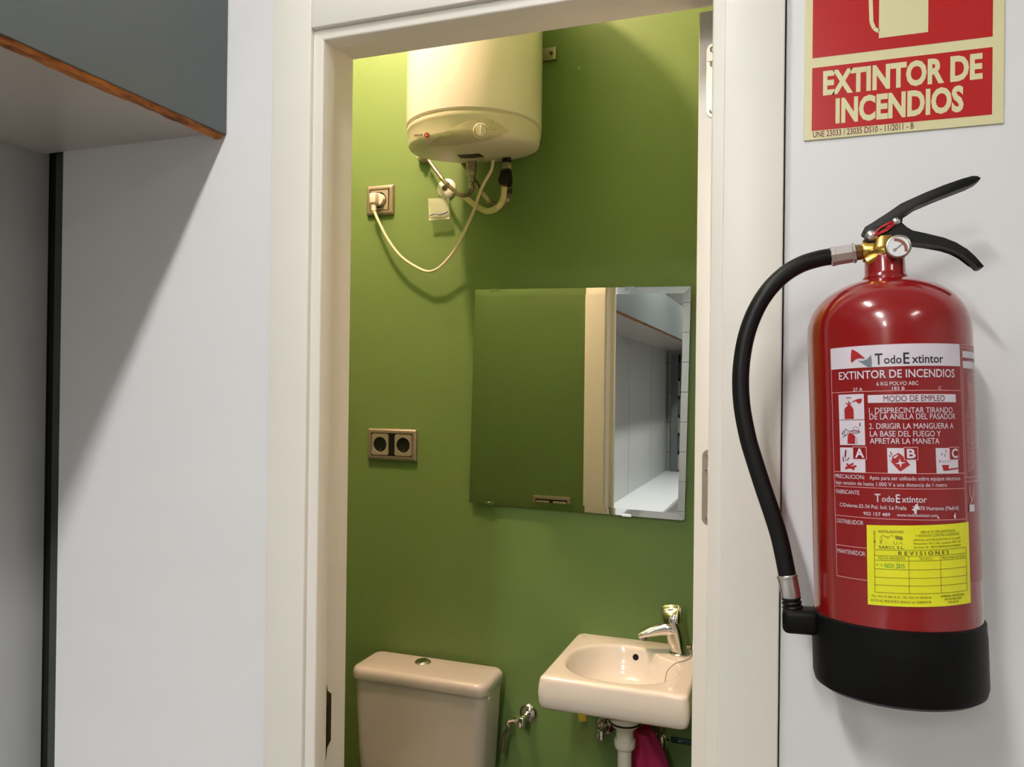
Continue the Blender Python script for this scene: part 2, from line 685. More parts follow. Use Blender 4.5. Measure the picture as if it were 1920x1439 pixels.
def side_jamb(xb, st, sg):
    # profile across the jamb; its top is mitred against the head
    return bev_prism([(xb, NOSE), (st, NOSE), (st, REB), (st + sg * 0.0135, REB), (st + sg * 0.0135, YJ), (xb, YJ)], lambda u, v, w_: V(u, v, w_ * (STOP_T + abs(u - st))), 0, 1, (1, 2))


obj('jamb', side_jamb(XBL, STOP_L, -1), 'cream', fr)
obj('jamb', side_jamb(XBR, STOP_R, 1), 'cream', fr)
obj('head_jamb', bev_prism([(ZB, NOSE), (STOP_T, NOSE), (STOP_T, REB), (STOP_T + 0.0135, REB), (STOP_T + 0.0135, YJ), (ZB, YJ)], lambda u, v, w_: V((STOP_L - (u - STOP_T) + 0.0002) * (1 - w_) + (STOP_R + (u - STOP_T) - 0.0002) * w_, v, u), 0, 1, (1, 2)), 'cream', fr)
# strike plate in the left rebate
XS = STOP_L - 0.0135
bm = BM()
prism(bm, [(0.034, 0.972), (0.040, 0.962), (0.047, 0.972), (0.049, 0.990), (0.060, 0.998), (0.060, 1.070), (0.049, 1.078), (0.047, 1.088), (0.040, 1.094), (0.034, 1.088)], lambda u, v, w_: V(XS + w_, u, v), 0.0, 0.0014, 0.0004, 1)
sp = obj('strike_plate', bm, 'bronze', fr)
sp['label'] = 'dark bronze strike plate'
bm = BM()
box(bm, XS + 0.0012, XS + 0.0017, 0.038, 0.049, 1.012, 1.055)
obj('latch_hole', bm, 'black_gap', sp)
for z in (0.985, 1.08):
    bm = BM()
    lathe(bm, [(0.003, 0), (0.003, 0.0006), (0.001, 0.001), (0, 0.001)], V(XS + 0.0013, 0.041, z), (V(0, 1, 0), V(0, 0, 1), V(1, 0, 0)), 14)
    obj('screw', bm, 'steel', sp)

# door leaf, open into the bathroom
LX0, LX1, LY0, LY1, LZ = -0.1285, -0.0935, 0.100, 0.705, ZH - 0.008
d = thing('door_1', 'cream door leaf standing open into the bathroom, hinge edge towards us', None, (LX0, 0.4, 0), kind='structure')
bm = BM()
box(bm, LX0, LX1, LY0, LY1, 0.008, LZ, 0.0016, 2)
obj('door_leaf', bm, 'cream', d)
for zc in (1.972, 1.417, 0.30):
    bm = BM()
    prism(bm, rrect(LX0 + 0.0105, LX1 - 0.001, zc - 0.051, zc + 0.051, 0.0085), lambda u, v, w_: V(u, w_, v), LY0 - 0.0016, LY0 + 0.001, 0.0004, 1)
    h = obj('hinge', bm, 'alu_frame', d)
    h['label'] = 'satin metal hinge plate'
    for dz in (-0.042, 0.022, 0.042):
        bm = BM()
        o_ = V(LX0 + 0.019, LY0 - 0.0014, zc + dz)
        lathe(bm, [(0.0042, 0), (0.0042, 0.0005), (0.003, 0.0012), (0, 0.0012)], o_, (V(1, 0, 0), V(0, 0, 1), V(0, -1, 0)), 18)
        obj('screw', bm, 'steel', h)
    bm = BM()
    box(bm, LX0 + 0.012, LX1 - 0.002, LY0 - 0.0019, LY0 - 0.0012, zc + 0.0255, zc + 0.0265)
    obj('knuckle_line', bm, 'chrome', h)
bm = BM()
lathe(bm, [(0.025, 0), (0.025, 0.006), (0.022, 0.008), (0.010, 0.009), (0.010, 0.04), (0, 0.04)], V(LX0, 0.65, 1.05), (V(0, 1, 0), V(0, 0, 1), V(-1, 0, 0)), 24)
tube(bm, [V(LX0 - 0.036, 0.65, 1.05), V(LX0 - 0.038, 0.60, 1.05), V(LX0 - 0.036, 0.53, 1.05)], 0.008, 10)
obj('door_handle', bm, 'steel', d)

# ------------------------------------------------------------------ lamps
def ceiling_lamp(x0, x1, y0, y1, m, label):
    t = thing('ceiling_light', label, 'light', ((x0 + x1) / 2, (y0 + y1) / 2, HC - 0.045), 'ceiling lights of the outer room')
    b = BM()
    box(b, x0 - 0.015, x1 + 0.015, y0 - 0.015, y1 + 0.015, HC - 0.04, HC - 0.0005, 0.004, 2)
    obj('housing', b, 'lamp_white', t)
    b = BM()
    box(b, x0, x1, y0, y1, HC - 0.046, HC - 0.0405, 0.001, 1)
    obj('diffuser', b, m, t)


ceiling_lamp(-0.482, -0.412, -0.80, -0.50, 'diffuser', 'white ceiling light close to the bathroom doorway')
ceiling_lamp(-0.482, -0.412, -2.30, -1.60, 'diffuser_mid', 'white ceiling light above the middle of the counter side')
ceiling_lamp(-0.482, -0.412, -3.9, -3.1, 'diffuser_mid', 'long white ceiling light near the far end wall')
ceiling_lamp(1.1, 1.3, -2.0, -1.4, 'diffuser_far', 'white ceiling light on the side away from the counter')

BULB = V(-1.12, 0.42, 3.10)
t = thing('bathroom_lamp', 'warm round bulb lamp on the bathroom ceiling', 'light', (BULB.x, BULB.y, HB - 0.1))
bm = BM()
lathe(bm, [(0.05, HB - 0.0005), (0.05, HB - 0.012), (0.022, HB - 0.03), (0.02, BULB.z + 0.045), (0, BULB.z + 0.045)], V(BULB.x, BULB.y, 0), seg=28)
obj('lamp_holder', bm, 'lamp_white', t)
bm = BM()
lathe(bm, [(0.0, BULB.z - 0.045)] + [(0.045 * math.cos(a), BULB.z + 0.045 * math.sin(a)) for a in [(-75 + 15 * k) * PI / 180 for k in range(10)]] + [(0.014, BULB.z + 0.0445)], V(BULB.x, BULB.y, 0), seg=24)
obj('bulb', bm, 'bulb', t)

# ================================================================== OVERHEAD BOX AND COUNTER ON THE LEFT
SX, SZ, ST = -0.837, 1.938, 2.197
t = thing('overhead_box', 'dark grey laminate overhead box with raw chipboard lower edge', 'cabinet', ((XL + SX) / 2, -2.5, SZ))
bm = BM()
box(bm, SX - 0.019, SX, YE + 0.001, -0.0006, SZ, ST, 0.0006, 1)
obj('front_panel', bm, 'grey_lam', t)
bm = BM()
box(bm, XL + 0.0005, SX - 0.0192, YE + 0.001, -0.0006, SZ + 0.004, SZ + 0.02)
obj('bottom_panel', bm, 'under_lam', t)
bm = BM()
box(bm, XL + 0.0005, SX - 0.0192, YE + 0.001, -0.0006, ST - 0.016, ST)
obj('top_panel', bm, 'grey_lam', t)
bm = BM()
n = 160
rs = []
for i in range(n + 1):
    y = -0.004 + (YE + 0.01 + 0.004) * (i / n) ** 1.6
    j = lambda: random.uniform(-0.0009, 0.0009)
    rs.append([V(SX - 0.0185 + j(), y, SZ + 0.0005), V(SX - 0.0175 + j(), y, SZ - 0.0065 + j()), V(SX - 0.0045 + j(), y, SZ - 0.0065 + j()), V(SX - 0.003 + j(), y, SZ + 0.0005)])
rings(bm, rs, True, True)
o = obj('raw_edge', bm, 'chip', t)
o['label'] = 'splintered orange chipboard edge'

t = thing('counter', 'long white counter along the left wall, seen in the mirror', 'counter', ((XL + SX) / 2, -2.5, 0))
bm = BM()
box(bm, XL + 0.0005, SX + 0.005, YE + 0.001, -0.001, 0.685, 0.72, 0.003, 2)
obj('worktop', bm, 'counter', t)
for a, b in zip(js, js[1:]):
    bm = BM()
    box(bm, SX - 0.035, SX - 0.017, b + 0.004, min(a, -0.004) - 0.002, 0.08, 0.6845, 0.001, 1)
    obj('front_panel', bm, 'white_wall', t)
bm = BM()
box(bm, XL + 0.001, SX - 0.06, YE + 0.001, -0.002, 0.0, 0.6845)
obj('carcass', bm, 'grey_lam', t)
# grey cabinet standing at the far end of the counter
t = thing('tall_cabinet', 'grey cabinet at the far end of the counter, seen in the mirror', 'cabinet', (-1.1, YE + 0.1, 0.7205))
bm = BM()
box(bm, -1.172, -0.90, YE + 0.002, YE + 0.10, 0.7205, 1.895, 0.001, 1)
obj('carcass', bm, 'black_gap', t)
for x0, x1 in ((-1.172, -1.104), (-1.084, -0.90)):
    bm = BM()
    box(bm, x0, x1, YE + 0.1005, YE + 0.118, 0.722, 1.895, 0.001, 1)
    obj('door', bm, 'grey_lam', t)
for i in range(6):
    z = 0.74 + i * 0.185
    bm = BM()
    box(bm, -1.1035, -1.0845, YE + 0.1005, YE + 0.112, z, z + 0.15, 0.001, 1)
    obj('shelf_rail', bm, 'charcoal' if i % 2 else 'steel', t)

# ================================================================== SAFETY SIGN
YS = -0.0024
sa, sb = at(1507, 264, YS), at(1882, 231, YS)
X0, X1, Z0 = sa.x, sb.x, (sa.z + sb.z) / 2
Z1 = Z0 + (X1 - X0) * 297 / 210
t = thing('safety_sign', 'red and cream fire extinguisher sign on the white wall', 'sign', ((X0 + X1) / 2, YS / 2, Z0))
bm = BM()
box(bm, X0, X1, YS, -0.0002, Z0, Z1, 0.0004, 1)
plate = obj('sign_plate', bm, 'sign_cream', t)
P = Print(lambda x, z, o_: V(x, YS - o_, z))


def sp_(zx, zy):
    p = at(1480 + zx / 4.3636, zy / 4.3636, YS)
    return (p.x, p.z)


a = at(1523, 130, YS)
b = at(1860, 215, YS)
e = at(1521, 246, YS)
bx0, bx1 = a.x, b.x
P.rect('sign_red|red_field|a', bx0, bx1, (e.z + b.z) / 2, (a.z + at(1862, 86, YS).z) / 2, 0.0002)
zr = (at(1523, 110, YS).z + at(1862, 68, YS).z) / 2
P.rect('sign_red|red_field|b', bx0, bx1, zr, Z1 - 0.0085, 0.0002)
# lettering
pl, pr = sp_(275, 775), sp_(1580, 632)
P.text('sign_cream', 'EXTINTOR DE', pl[0], pr[0], (pl[1] + pr[1]) / 2, sp_(278, 597)[1] - pl[1], 0.0004, bold=0.042)
pl, pr = sp_(377, 1003), sp_(1425, 900)
P.text('sign_cream', 'INCENDIOS', pl[0], pr[0], (pl[1] + pr[1]) / 2, sp_(380, 820)[1] - pl[1], 0.0004, bold=0.042)
pl, pr = sp_(193, 1128), sp_(1018, 1055)
P.text('ink_dred', 'UNE 23033 / 23035 DS10 - 11/2011 - B', pl[0], pr[0], pl[1] + 0.0002, 0.0068, 0.0003, bold=0.012)
# pictogram: extinguisher with hose
q0, q1, q2 = sp_(732, 315), sp_(1135, 262), sp_(735, 0)
gx0, gx1, gz = q0[0], q1[0], (q0[1] + q1[1]) / 2
gw = gx1 - gx0
gzt = Z1 - 0.068
P.poly('sign_cream|pictogram|a', [(gx0, gz), (gx1, gz), (gx1, gzt), (gx1 - 0.16 * gw, gzt + 0.016), (gx1 - 0.36 * gw, gzt + 0.02), (gx1 - 0.36 * gw, gzt + 0.026), (gx0 + 0.36 * gw, gzt + 0.026), (gx0 + 0.36 * gw, gzt + 0.02), (gx0 + 0.16 * gw, gzt + 0.016), (gx0, gzt)], 0.0004)
hx = sp_(672, 100)[0]
hz = sp_(700, 262)[1]
hp = [(gx0 + 0.4 * gw, gzt + 0.024), (gx0 - 0.004, gzt + 0.024), (hx - 0.002, gzt + 0.012), (hx - 0.0015, gz + 0.06), (hx, hz + 0.012), (hx + 0.003, hz + 0.004), (hx + 0.008, hz), (gx0 - 0.0005, hz)]
P.path('sign_cream|pictogram_hose|a', hp, 0.0042, 0.0004)
P.path('sign_cream', [(gx0 + 0.45 * gw, gzt + 0.030), (gx1 + 0.02, gzt + 0.044)], 0.005, 0.0004)
P.build({'sign_red': ('red_field', None), 'sign_cream': ('lettering', 'cream condensed lettering and pictogram'), 'ink_dred': ('fine_print', None)}, plate)

# ================================================================== FIRE EXTINGUISHER
EB = V(0.0998, -0.1286, 1.2547)
EZ = V(-0.0331, 0.0464, 0.9984).normalized()
EX = (V(1, 0, 0) - EZ * EZ.x).normalized()
EY = EZ.cross(EX)
ER = 0.0762
EAX = (EX, EY, EZ)


def EL(x, y, z):
    return EB + EX * x + EY * y + EZ * z


def EP(px, py, ly=0.0):
    """photo pixel on the extinguisher's own plane local y = ly"""
    d_ = ray(px, py)
    n_ = EY
    t_ = (EB + EY * ly - CAM).dot(n_) / d_.dot(n_)
    q = CAM + d_ * t_ - EB
    return (q.dot(EX), q.dot(EZ))


ex = thing('fire_extinguisher', 'red powder fire extinguisher with black hose hanging on the white wall', 'extinguisher', EB)
bm = BM()
prof = [(0.060, 0.012), (0.0755, 0.016), (ER, 0.03), (ER, 0.352)]
for k in range(1, 13):
    a = k / 12 * PI / 2
    r = ER * math.cos(a)
    z = 0.352 + 0.0605 * math.sin(a) ** 0.83
    prof.append((max(r, 0.0215), z))
prof += [(0.0200, 0.4145), (0.0192, 0.418), (0.0190, 0.4335), (0.0186, 0.4345), (0.0, 0.4345)]
lathe(bm, prof, EB, EAX, 72)
obj('cylinder', bm, 'red', ex, ang=50)
bm = BM()
BR = 0.0792
lathe(bm, [(0.062, 0.0), (0.072, 0.0012), (0.0775, 0.005), (BR, 0.012), (BR, 0.058), (0.0788, 0.0615), (0.0785, 0.0720), (0.0772, 0.0732), (ER + 0.0002, 0.0735), (ER + 0.0002, 0.02), (0.05, 0.02), (0.05, 0.0)], EB, EAX, 72, False, False)
boot = obj('boot', bm, 'boot', ex)
boot['label'] = 'black plastic base ring'
# nozzle holder arm of the boot
x0, z0 = EP(1467, 1157, -0.01)
x1, z1 = EP(1530, 1208, -0.01)
bm = BM()
b2 = BM()
box(b2, x0, -ER + 0.004, -0.028, 0.004, 0.050, 0.0745, 0.006, 3)
add_bm(bm, b2, lambda p: EL(p.x, p.y, p.z))
obj('nozzle_holder', bm, 'boot', ex)
# hose
HY = -0.012
hpx = [(1560, 481), (1533, 486), (1500, 497), (1468, 517), (1438, 548), (1414, 589), (1397, 640), (1389, 700), (1391, 760), (1402, 820), (1415, 865), (1432, 918), (1449, 968), (1463, 1015), (1477, 1083)]
pts = []
for i, q in enumerate(hpx):
    ly = HY * min(1, i / 4) - 0.006 * math.sin(PI * i / (len(hpx) - 1))
    x, z = EP(q[0], q[1], ly)
    pts.append(EL(x, ly, z))
bm = BM()
tube(bm, pts, 0.0088, 20, 6)
hose = obj('hose', bm, 'black', ex)


def seg_part(name, p0, p1, ly0, ly1, prof, m, seg=20, parent=ex, hexa=False):
    a_ = EL(EP(*p0, ly0)[0], ly0, EP(*p0, ly0)[1])
    b_ = EL(EP(*p1, ly1)[0], ly1, EP(*p1, ly1)[1])
    L = (b_ - a_).length
    fr_ = frame_from(b_ - a_)
    bm_ = BM()
    lathe(bm_, [(r, z * L) for r, z in prof], a_, fr_, 8 if hexa else seg)
    return obj(name, bm_, m, parent, ang=30)


seg_part('ferrule', (1557, 482), (1605, 474), 0, 0, [(0.0096, 0), (0.0103, 0.04), (0.0103, 0.2), (0.0097, 0.22), (0.0097, 0.85), (0.0108, 0.88), (0.0108, 0.97), (0.009, 1.0)], 'silver', hexa=True)
seg_part('hose_nut', (1604, 474), (1619, 472), 0, 0, [(0.0082, 0), (0.0082, 0.75), (0.0065, 0.78), (0.0065, 1.0)], 'bronze_nut', hexa=True)
seg_part('ferrule', (1475.5, 1078), (1484, 1121), HY, HY, [(0.0098, 0), (0.0104, 0.03), (0.0104, 0.12), (0.0099, 0.14), (0.0099, 0.9), (0.0094, 1.0)], 'silver')
bm = BM()
a_ = EL(EP(1483, 1119, HY)[0], HY, EP(1483, 1119, HY)[1])
b_ = EL(EP(1490, 1166, HY)[0], HY, EP(1490, 1166, HY)[1])
L = (b_ - a_).length
pr_ = [(0.0085, 0)]
for k in range(5):
    z = k / 5.6
    pr_ += [(0.0092 + 0.0003 * k, z + 0.01), (0.0098 + 0.0003 * k, z + 0.06), (0.0092 + 0.0003 * k, z + 0.12), (0.0082 + 0.0003 * k, z + 0.135), (0.0082 + 0.0003 * k, z + 0.165)]
pr_ += [(0.0118, 0.91), (0.0118, 1.0)]
lathe(bm, [(r, z * L) for r, z in pr_], a_, frame_from(b_ - a_), 22)
obj('nozzle', bm, 'black', ex, ang=30)
# brass valve body
bm = BM()
lathe(bm, [(0.0186, 0.4346), (0.0192, 0.4358), (0.0192, 0.4395), (0.0172, 0.4408), (0.0160, 0.444), (0.0140, 0.449), (0.0125, 0.4545), (0.0095, 0.4555), (0, 0.4555)], EB, EAX, 36)
x0, z0 = EP(1617, 472, 0)
x1, z1 = EP(1690, 468, 0)
lathe(bm, [(0.0112, 0.0), (0.0118, 0.002), (0.0118, x1 - x0 - 0.008), (0.009, x1 - x0)], EL(x0, 0, z0), (EZ, EY, EX), 26)
x2, z2 = EP(1650, 486, -0.012)
lathe(bm, [(0.006, 0), (0.006, 0.03), (0.003, 0.034)], EL(x2 - 0.012, -0.010, z2 - 0.002), frame_from(EL(x2 + 0.02, -0.014, z2 + 0.014) - EL(x2 - 0.012, -0.010, z2 - 0.002)), 16)
obj('valve_body', bm, 'brass', ex)
# gauge
gx, gz_ = EP(1684.2, 462.8, -0.024)
gax = (EX, EZ, -EY)
gc = EL(gx, -0.012, gz_)
bm = BM()
lathe(bm, [(0.005, 0), (0.0095, 0.002), (0.0112, 0.005), (0.0120, 0.009), (0.0120, 0.0135), (0.0112, 0.0146), (0.0103, 0.0148), (0.0100, 0.0138), (0.0, 0.0138)], gc, gax, 36)
gauge = obj('pressure_gauge', bm, 'steel', ex)
G = Print(lambda x, y, o_: gc + gax[0] * x + gax[1] * y + gax[2] * (0.0138 + o_))
G.disc('gauge_white', 0, 0, 0.0099, 0.0002, 30)
c_ = (-0.0035, -0.0035)
arc = []
inn = []
for k in range(13):
    a = math.radians(92 - k * 105 / 12)
    arc.append((c_[0] + 0.0118 * math.cos(a), c_[1] + 0.0118 * math.sin(a)))
    inn.append((c_[0] + 0.0088 * math.cos(a), c_[1] + 0.0088 * math.sin(a)))
G.strip('gauge_arc', arc, inn, 0.0004, 12, 1)
G.path('ink_black', [(c_[0], c_[1]), (c_[0] + 0.0075, c_[1] + 0.006)], 0.0007, 0.0005)
G.disc('ink_black', c_[0], c_[1], 0.0015, 0.0005, 14)
G.disc('gauge_white', c_[0], c_[1], 0.0008, 0.0007, 10)
G.build({'gauge_white': ('dial_face', None), 'gauge_arc': ('dial_arc', None), 'ink_black': ('needle', None)}, gauge)


def ez(zx, zy, ly):
    return EP(1540 + zx / 5.647, 310 + zy / 5.647, ly)


lever = [(430, 712), (465, 650), (560, 595), (700, 505), (840, 405), (900, 380), (1100, 290), (1300, 210), (1500, 140), (1600, 110), (1660, 112), (1692, 135), (1640, 178), (1560, 217), (1400, 278), (1200, 357), (1000, 442), (875, 510), (862, 560), (858, 600), (800, 640), (600, 712), (480, 740), (460, 718)]
bm = BM()
prism(bm, [ez(x, y, -0.008) for x, y in lever], lambda u, v, w_: EL(u, w_, v), -0.0085, 0.0085, 0.0012, 2)
lv = obj('squeeze_lever', bm, 'black_gloss', ex)
hand = [(466, 690), (600, 640), (800, 600), (855, 606), (905, 655), (955, 702), (1100, 720), (1300, 768), (1430, 815), (1540, 885), (1630, 965), (1700, 1045), (1726, 1068), (1700, 1082), (1662, 1082), (1600, 1012), (1500, 935), (1400, 885), (1290, 852), (1100, 832), (940, 815), (800, 812), (640, 808), (480, 822), (468, 790)]
bm = BM()
prism(bm, [ez(x, y, -0.01) for x, y in hand], lambda u, v, w_: EL(u, w_, v), -0.0105, 0.0105, 0.0012, 2)
ch = obj('carrying_handle', bm, 'black_gloss', ex)
for zx, zy, r in ((532, 742, 0.0056), (790, 596, 0.0042)):
    x, z = ez(zx, zy, -0.0105)
    bm = BM()
    lathe(bm, [(r, 0), (r, 0.0008), (r * 0.85, 0.002), (r * 0.5, 0.003), (0, 0.0033)], EL(x, -0.0104, z), gax, 18)
    obj('rivet', bm, 'silver', ch)
bm = BM()
for poly in ([(775, 600), (700, 615), (600, 680), (560, 740), (590, 740), (690, 690), (775, 632)], [(785, 605), (720, 650), (640, 700), (575, 730), (620, 672), (700, 630), (745, 610)], [(640, 720), (700, 655), (740, 640), (700, 690), (655, 715)]):
    pts = [EL(ez(x, y, -0.0125)[0], -0.0125 - 0.001 * (i % 2), ez(x, y, -0.0125)[1]) for i, (x, y) in enumerate(poly)]
    tube(bm, pts, 0.0007, 6, 5)
obj('seal_cord', bm, 'cord_red', ex)

# ---- instruction label printed round the cylinder (x: mm along the arc, y: mm above the base)
L_ = Print(lambda x, y, o_: EB + (EX * math.sin((x + 3.2) / 1000 / ER) - EY * math.cos((x + 3.2) / 1000 / ER)) * (ER + o_) + EZ * (y / 1000))
o1, o2, o3, o4 = 0.00025, 0.0005, 0.0008, 0.0011
base = Print(L_.fn)
base.rect('label_red', -66.2, 96, 115.5, 337, o1, 60)
bobj = obj('instruction_label', base.b['label_red'], 'label_red', ex, recalc=False)
bobj['label'] = 'red and white printed instruction label'
lw = 0.55
XA, XB_ = -65.5, 59.2
L_.rect('label_white|white_band|a', XA - 0.3, XB_, 315.9, 336.7, o2, 40)
for y in (293.2, 216.6, 202.6, 174.4, 146.0, 116.2):
    L_.hline('label_pink', XA, XB_, y, lw, o2, 40)
for x in (XA, XB_):
    L_.vline('label_pink', x, 116, 316.5, lw, o2)
# logo
L_.poly('ink_red|logo_mark|a', [(-42.6, 333.5), (-41, 333.6), (-36.5, 330.5), (-30.0, 324.2), (-35.5, 325.0), (-39.0, 324.2), (-42.6, 321.2), (-43.6, 322.8), (-43.4, 329.0)], o3)
L_.poly('ink_grey|logo_mark|b', [(-25.1, 327.6), (-24.4, 321.0), (-24.9, 315.6), (-26.4, 315.0), (-30.0, 317.6), (-37.0, 322.8), (-32.5, 322.2), (-28.5, 323.6)], o3)


def tw(key, s, xs, y, hbig, hsm, off, bold):
    # big initials, smaller letters
    L_.text(key, 'T', xs[0], xs[1], y, hbig, off, bold)
    L_.text(key, 'odo', xs[2], xs[3], y + hbig * 0.06, hsm * 0.96, off, bold)
    L_.text(key, 'E', xs[4], xs[5], y, hbig, off, bold)
    L_.text(key, 'xtintor', xs[6], xs[7], y + hbig * 0.06, hsm, off, bold)


tw('ink_black', '', (-22, -15.2, -14.2, 0.6, 2.0, 7.2, 9.2, 38.2), 318.1, 10.2, 7.8, o3, 0.012)
L_.text('label_white', 'EXTINTOR DE INCENDIOS', -56.4, 50.5, 305.4, 7.3, o3, 0.012)
L_.text('label_white', '6 KG POLVO ABC', -21.1, 14.1, 298.2, 3.5, o3, 0.008)
L_.text('label_white', '27 A', -42.3, -33.4, 293.9, 2.9, o3, 0.008)
L_.text('label_white', '183 B', -8.2, 2.2, 293.9, 2.9, o3, 0.008)
L_.text('label_white', 'C', 32.5, 35.1, 293.9, 2.9, o3, 0.008)
L_.rect('label_white|white_band|b', -29.1, 51.3, 282.2, 289.6, o2, 24)
L_.text('ink_dred', 'MODO DE EMPLEO', -15.6, 38.3, 283.2, 5.4, o3, 0.002)
for s, xa, xb, y in (('1. DESPRECINTAR TIRANDO', -28.3, 46.5, 272.4), ('DE LA ANILLA DEL PASADOR', -28.1, 49.6, 266.6), ('2. DIRIGIR LA MANGUERA A', -28.6, 46.8, 257.8), ('LA BASE DEL FUEGO Y', -28.1, 33.0, 250.7), ('APRETAR LA MANETA', -28.3, 31.4, 244.0)):
    L_.text('label_white', s, xa, xb, y, 5.1, o3, 0.004)
# pictograms 1 and 2
L_.rect('label_white|pictogram_field|a', -57.7, -32.6, 266.7, 291.0, o2, 8)
L_.rect('label_white|pictogram_field|b', -57.6, -32.6, 242.4, 266.1, o2, 8)
L_.poly('ink_red', [(-51.5, 267.4), (-42.4, 267.4), (-42.4, 276.6), (-43.6, 278.6), (-45.8, 279.8), (-45.8, 281.4), (-48.2, 281.4), (-48.2, 279.8), (-50.3, 278.6), (-51.5, 276.6)], o3)
L_.path('ink_red', [(-50, 282.5), (-48.2, 281.6), (-45.6, 282.8), (-44.6, 281.6)], 0.9, o3)
L_.path('ink_dred', [(-47, 282), (-46.6, 284.6)], 0.7, o3)
L_.path('ink_red', [(-43.4, 283.4), (-39.5, 285.4)], 1.0, o3)
L_.poly('ink_red', [(-40, 284.4), (-38.8, 286.2), (-34.2, 286.6), (-34.4, 284.2), (-35.6, 282.2), (-37.4, 281.8), (-38.6, 282.8)], o3)
L_.path('ink_dred', [(-49.6, 287.6), (-44.6, 287.6)], 0.8, o3)
L_.poly('ink_red', [(-49.4, 243.6), (-42.0, 243.6), (-41.4, 250.4), (-43.4, 253.0), (-46.4, 254.2), (-48.8, 252.2)], o3)
L_.path('ink_black', [(-46.5, 254.2), (-48.6, 256.5), (-51.3, 257.8), (-52.2, 252.0), (-50.2, 251.6), (-48.2, 254.2)], 0.4, o3)
L_.path('ink_dred', [(-52.5, 256), (-55.0, 252.4)], 0.9, o3)
L_.path('ink_black', [(-54, 249.2), (-51.8, 251.6), (-53.2, 252)], 0.4, o3)
L_.path('ink_dred', [(-46.4, 255.4), (-42.0, 256.4), (-37.0, 255.4)], 0.9, o3)
L_.path('ink_dred', [(-44.4, 254.2), (-41, 253.8), (-37.0, 254.6)], 0.7, o3)
L_.path('ink_black', [(-44, 257.2), (-41.0, 260.4), (-38.4, 258.4), (-38.0, 256.2)], 0.35, o3)
L_.path('ink_dred', [(-36.6, 263.6), (-36.9, 260.2)], 1.0, o3)
L_.path('ink_black', [(-41.6, 243.8), (-40.2, 243.8), (-40.2, 249.6)], 0.35, o3)
# fire classes A, B, C
for x0, x1, lx0, lx1, ch_ in ((-57.7, -33.0, -44.3, -31.4, 'A'), (-13.9, 9.9, -0.2, 11.8, 'B'), (27.8, 51.2, 41.1, 52.7, 'C')):
    L_.rect('label_white|pictogram_field|' + ch_, x0, x1, 216.4, 240.0, o2, 8)
    L_.rect('label_pink|letter_border|' + ch_, lx0, lx1, 229.0, 241.0, o3, 4)
    L_.rect('label_red|letter_square|' + ch_, lx0 + 0.6, lx1 - 0.6, 229.6, 240.4, o3 + 0.0002, 4)
    L_.text('label_white|class_letter|' + ch_, ch_, lx0 + 2.4, lx1 - 2.2, 231.0, 8.0, o4 + 0.0001, 0.03)
for pts, w_ in (([(-51.2, 237.6), (-52.2, 231.0)], 1.6), ([(-54.4, 231), (-54.2, 226.2)], 1.0), ([(-48.2, 230.4), (-50.2, 227.6)], 0.9), ([(-51.6, 230), (-51.9, 227)], 0.5)):
    L_.path('ink_dred', pts, w_, o3)
for pts in ([(-51.0, 224.6), (-43.6, 219.0)], [(-52.4, 219.8), (-41.2, 222.6)], [(-50, 221.6), (-44.0, 225.0)], [(-52.0, 221.2), (-43.0, 220.4)]):
    L_.path('ink_red', pts, 1.7, o3)
L_.poly('ink_red', [(-10.8, 227.0), (-9.6, 232.4), (-4.6, 235.6), (-1.6, 233.2), (1.6, 229.0), (4.8, 224.6), (-3.4, 218.4), (-5.8, 220.8)], o3)
L_.poly('label_white', [(-9.0, 231.0), (-8.2, 232.2), (-5.2, 234.0), (-5.0, 232.8), (-7.8, 230.4)], o4)
cx, cy = -3.4, 226.2
L_.poly('label_white', [(cx + r * math.cos(a), cy + r * math.sin(a)) for k in range(8) for a, r in [(math.radians(8 + 45 * k), (4.6 if k % 2 == 0 else 1.2))]], o4)
for pts, w_ in (([(-11.4, 236.6), (-10.0, 233.2)], 0.9), ([(-12.2, 233.6), (-11.4, 231.4)], 0.8), ([(-11.8, 229.0), (-11.5, 228.4)], 0.9)):
    L_.path('ink_dred', pts, w_, o3)
L_.poly('ink_red', [(33.0, 224.4), (40.4, 224.4), (39.6, 221.0), (50.8, 221.8), (50.8, 220.6), (39.4, 219.4), (34.6, 219.2)], o3)
for pts, w_ in (([(37.4, 238.4), (38.2, 235.6)], 0.7), ([(33.2, 235.6), (33.2, 233.0)], 0.6), ([(36.4, 234.6), (36.6, 232.0)], 0.7), ([(30.6, 229.0), (32.0, 226.8)], 0.8), ([(33.8, 228.6), (34.6, 226.8)], 0.5), ([(36.2, 228.6), (36.8, 226.8)], 0.5), ([(39.2, 229.0), (39.4, 226.8)], 0.5), ([(42.2, 228.4), (41.6, 227.2)], 0.5)):
    L_.path('ink_dred', pts, w_, o3)
L_.text('label_white', 'PRECAUCION:', -63.6, -34.0, 210.4, 3.8, o3, 0.004)
L_.text('label_white', 'Apto para ser utilizado sobre equipos electricos', -29.7, 52.8, 210.4, 3.5, o3, 0.004)
L_.text('label_white', 'bajo tensión de hasta 1.000 V a una distancia de 1 metro', -63.7, 37.3, 204.6, 3.4, o3, 0.004)
L_.text('label_white', 'FABRICANTE', -63.3, -39.2, 195.6, 3.9, o3, 0.0)
tw('label_white', '', (-25.6, -20.6, -19.6, -9.2, -8.0, -4.4, -3.2, 17.9), 189.8, 7.4, 5.6, o3, 0.012)
L_.text('label_white', 'C/Dolores.32-34 Pol. Ind. La Frailа    28970 Humanes (Madrid)'.replace('а', 'a'), -59.4, 49.4, 183.4, 3.4, o3, 0.006)
L_.text('label_white', '902 157 489', -36, -13.1, 176.9, 3.1, o3, 0.006)
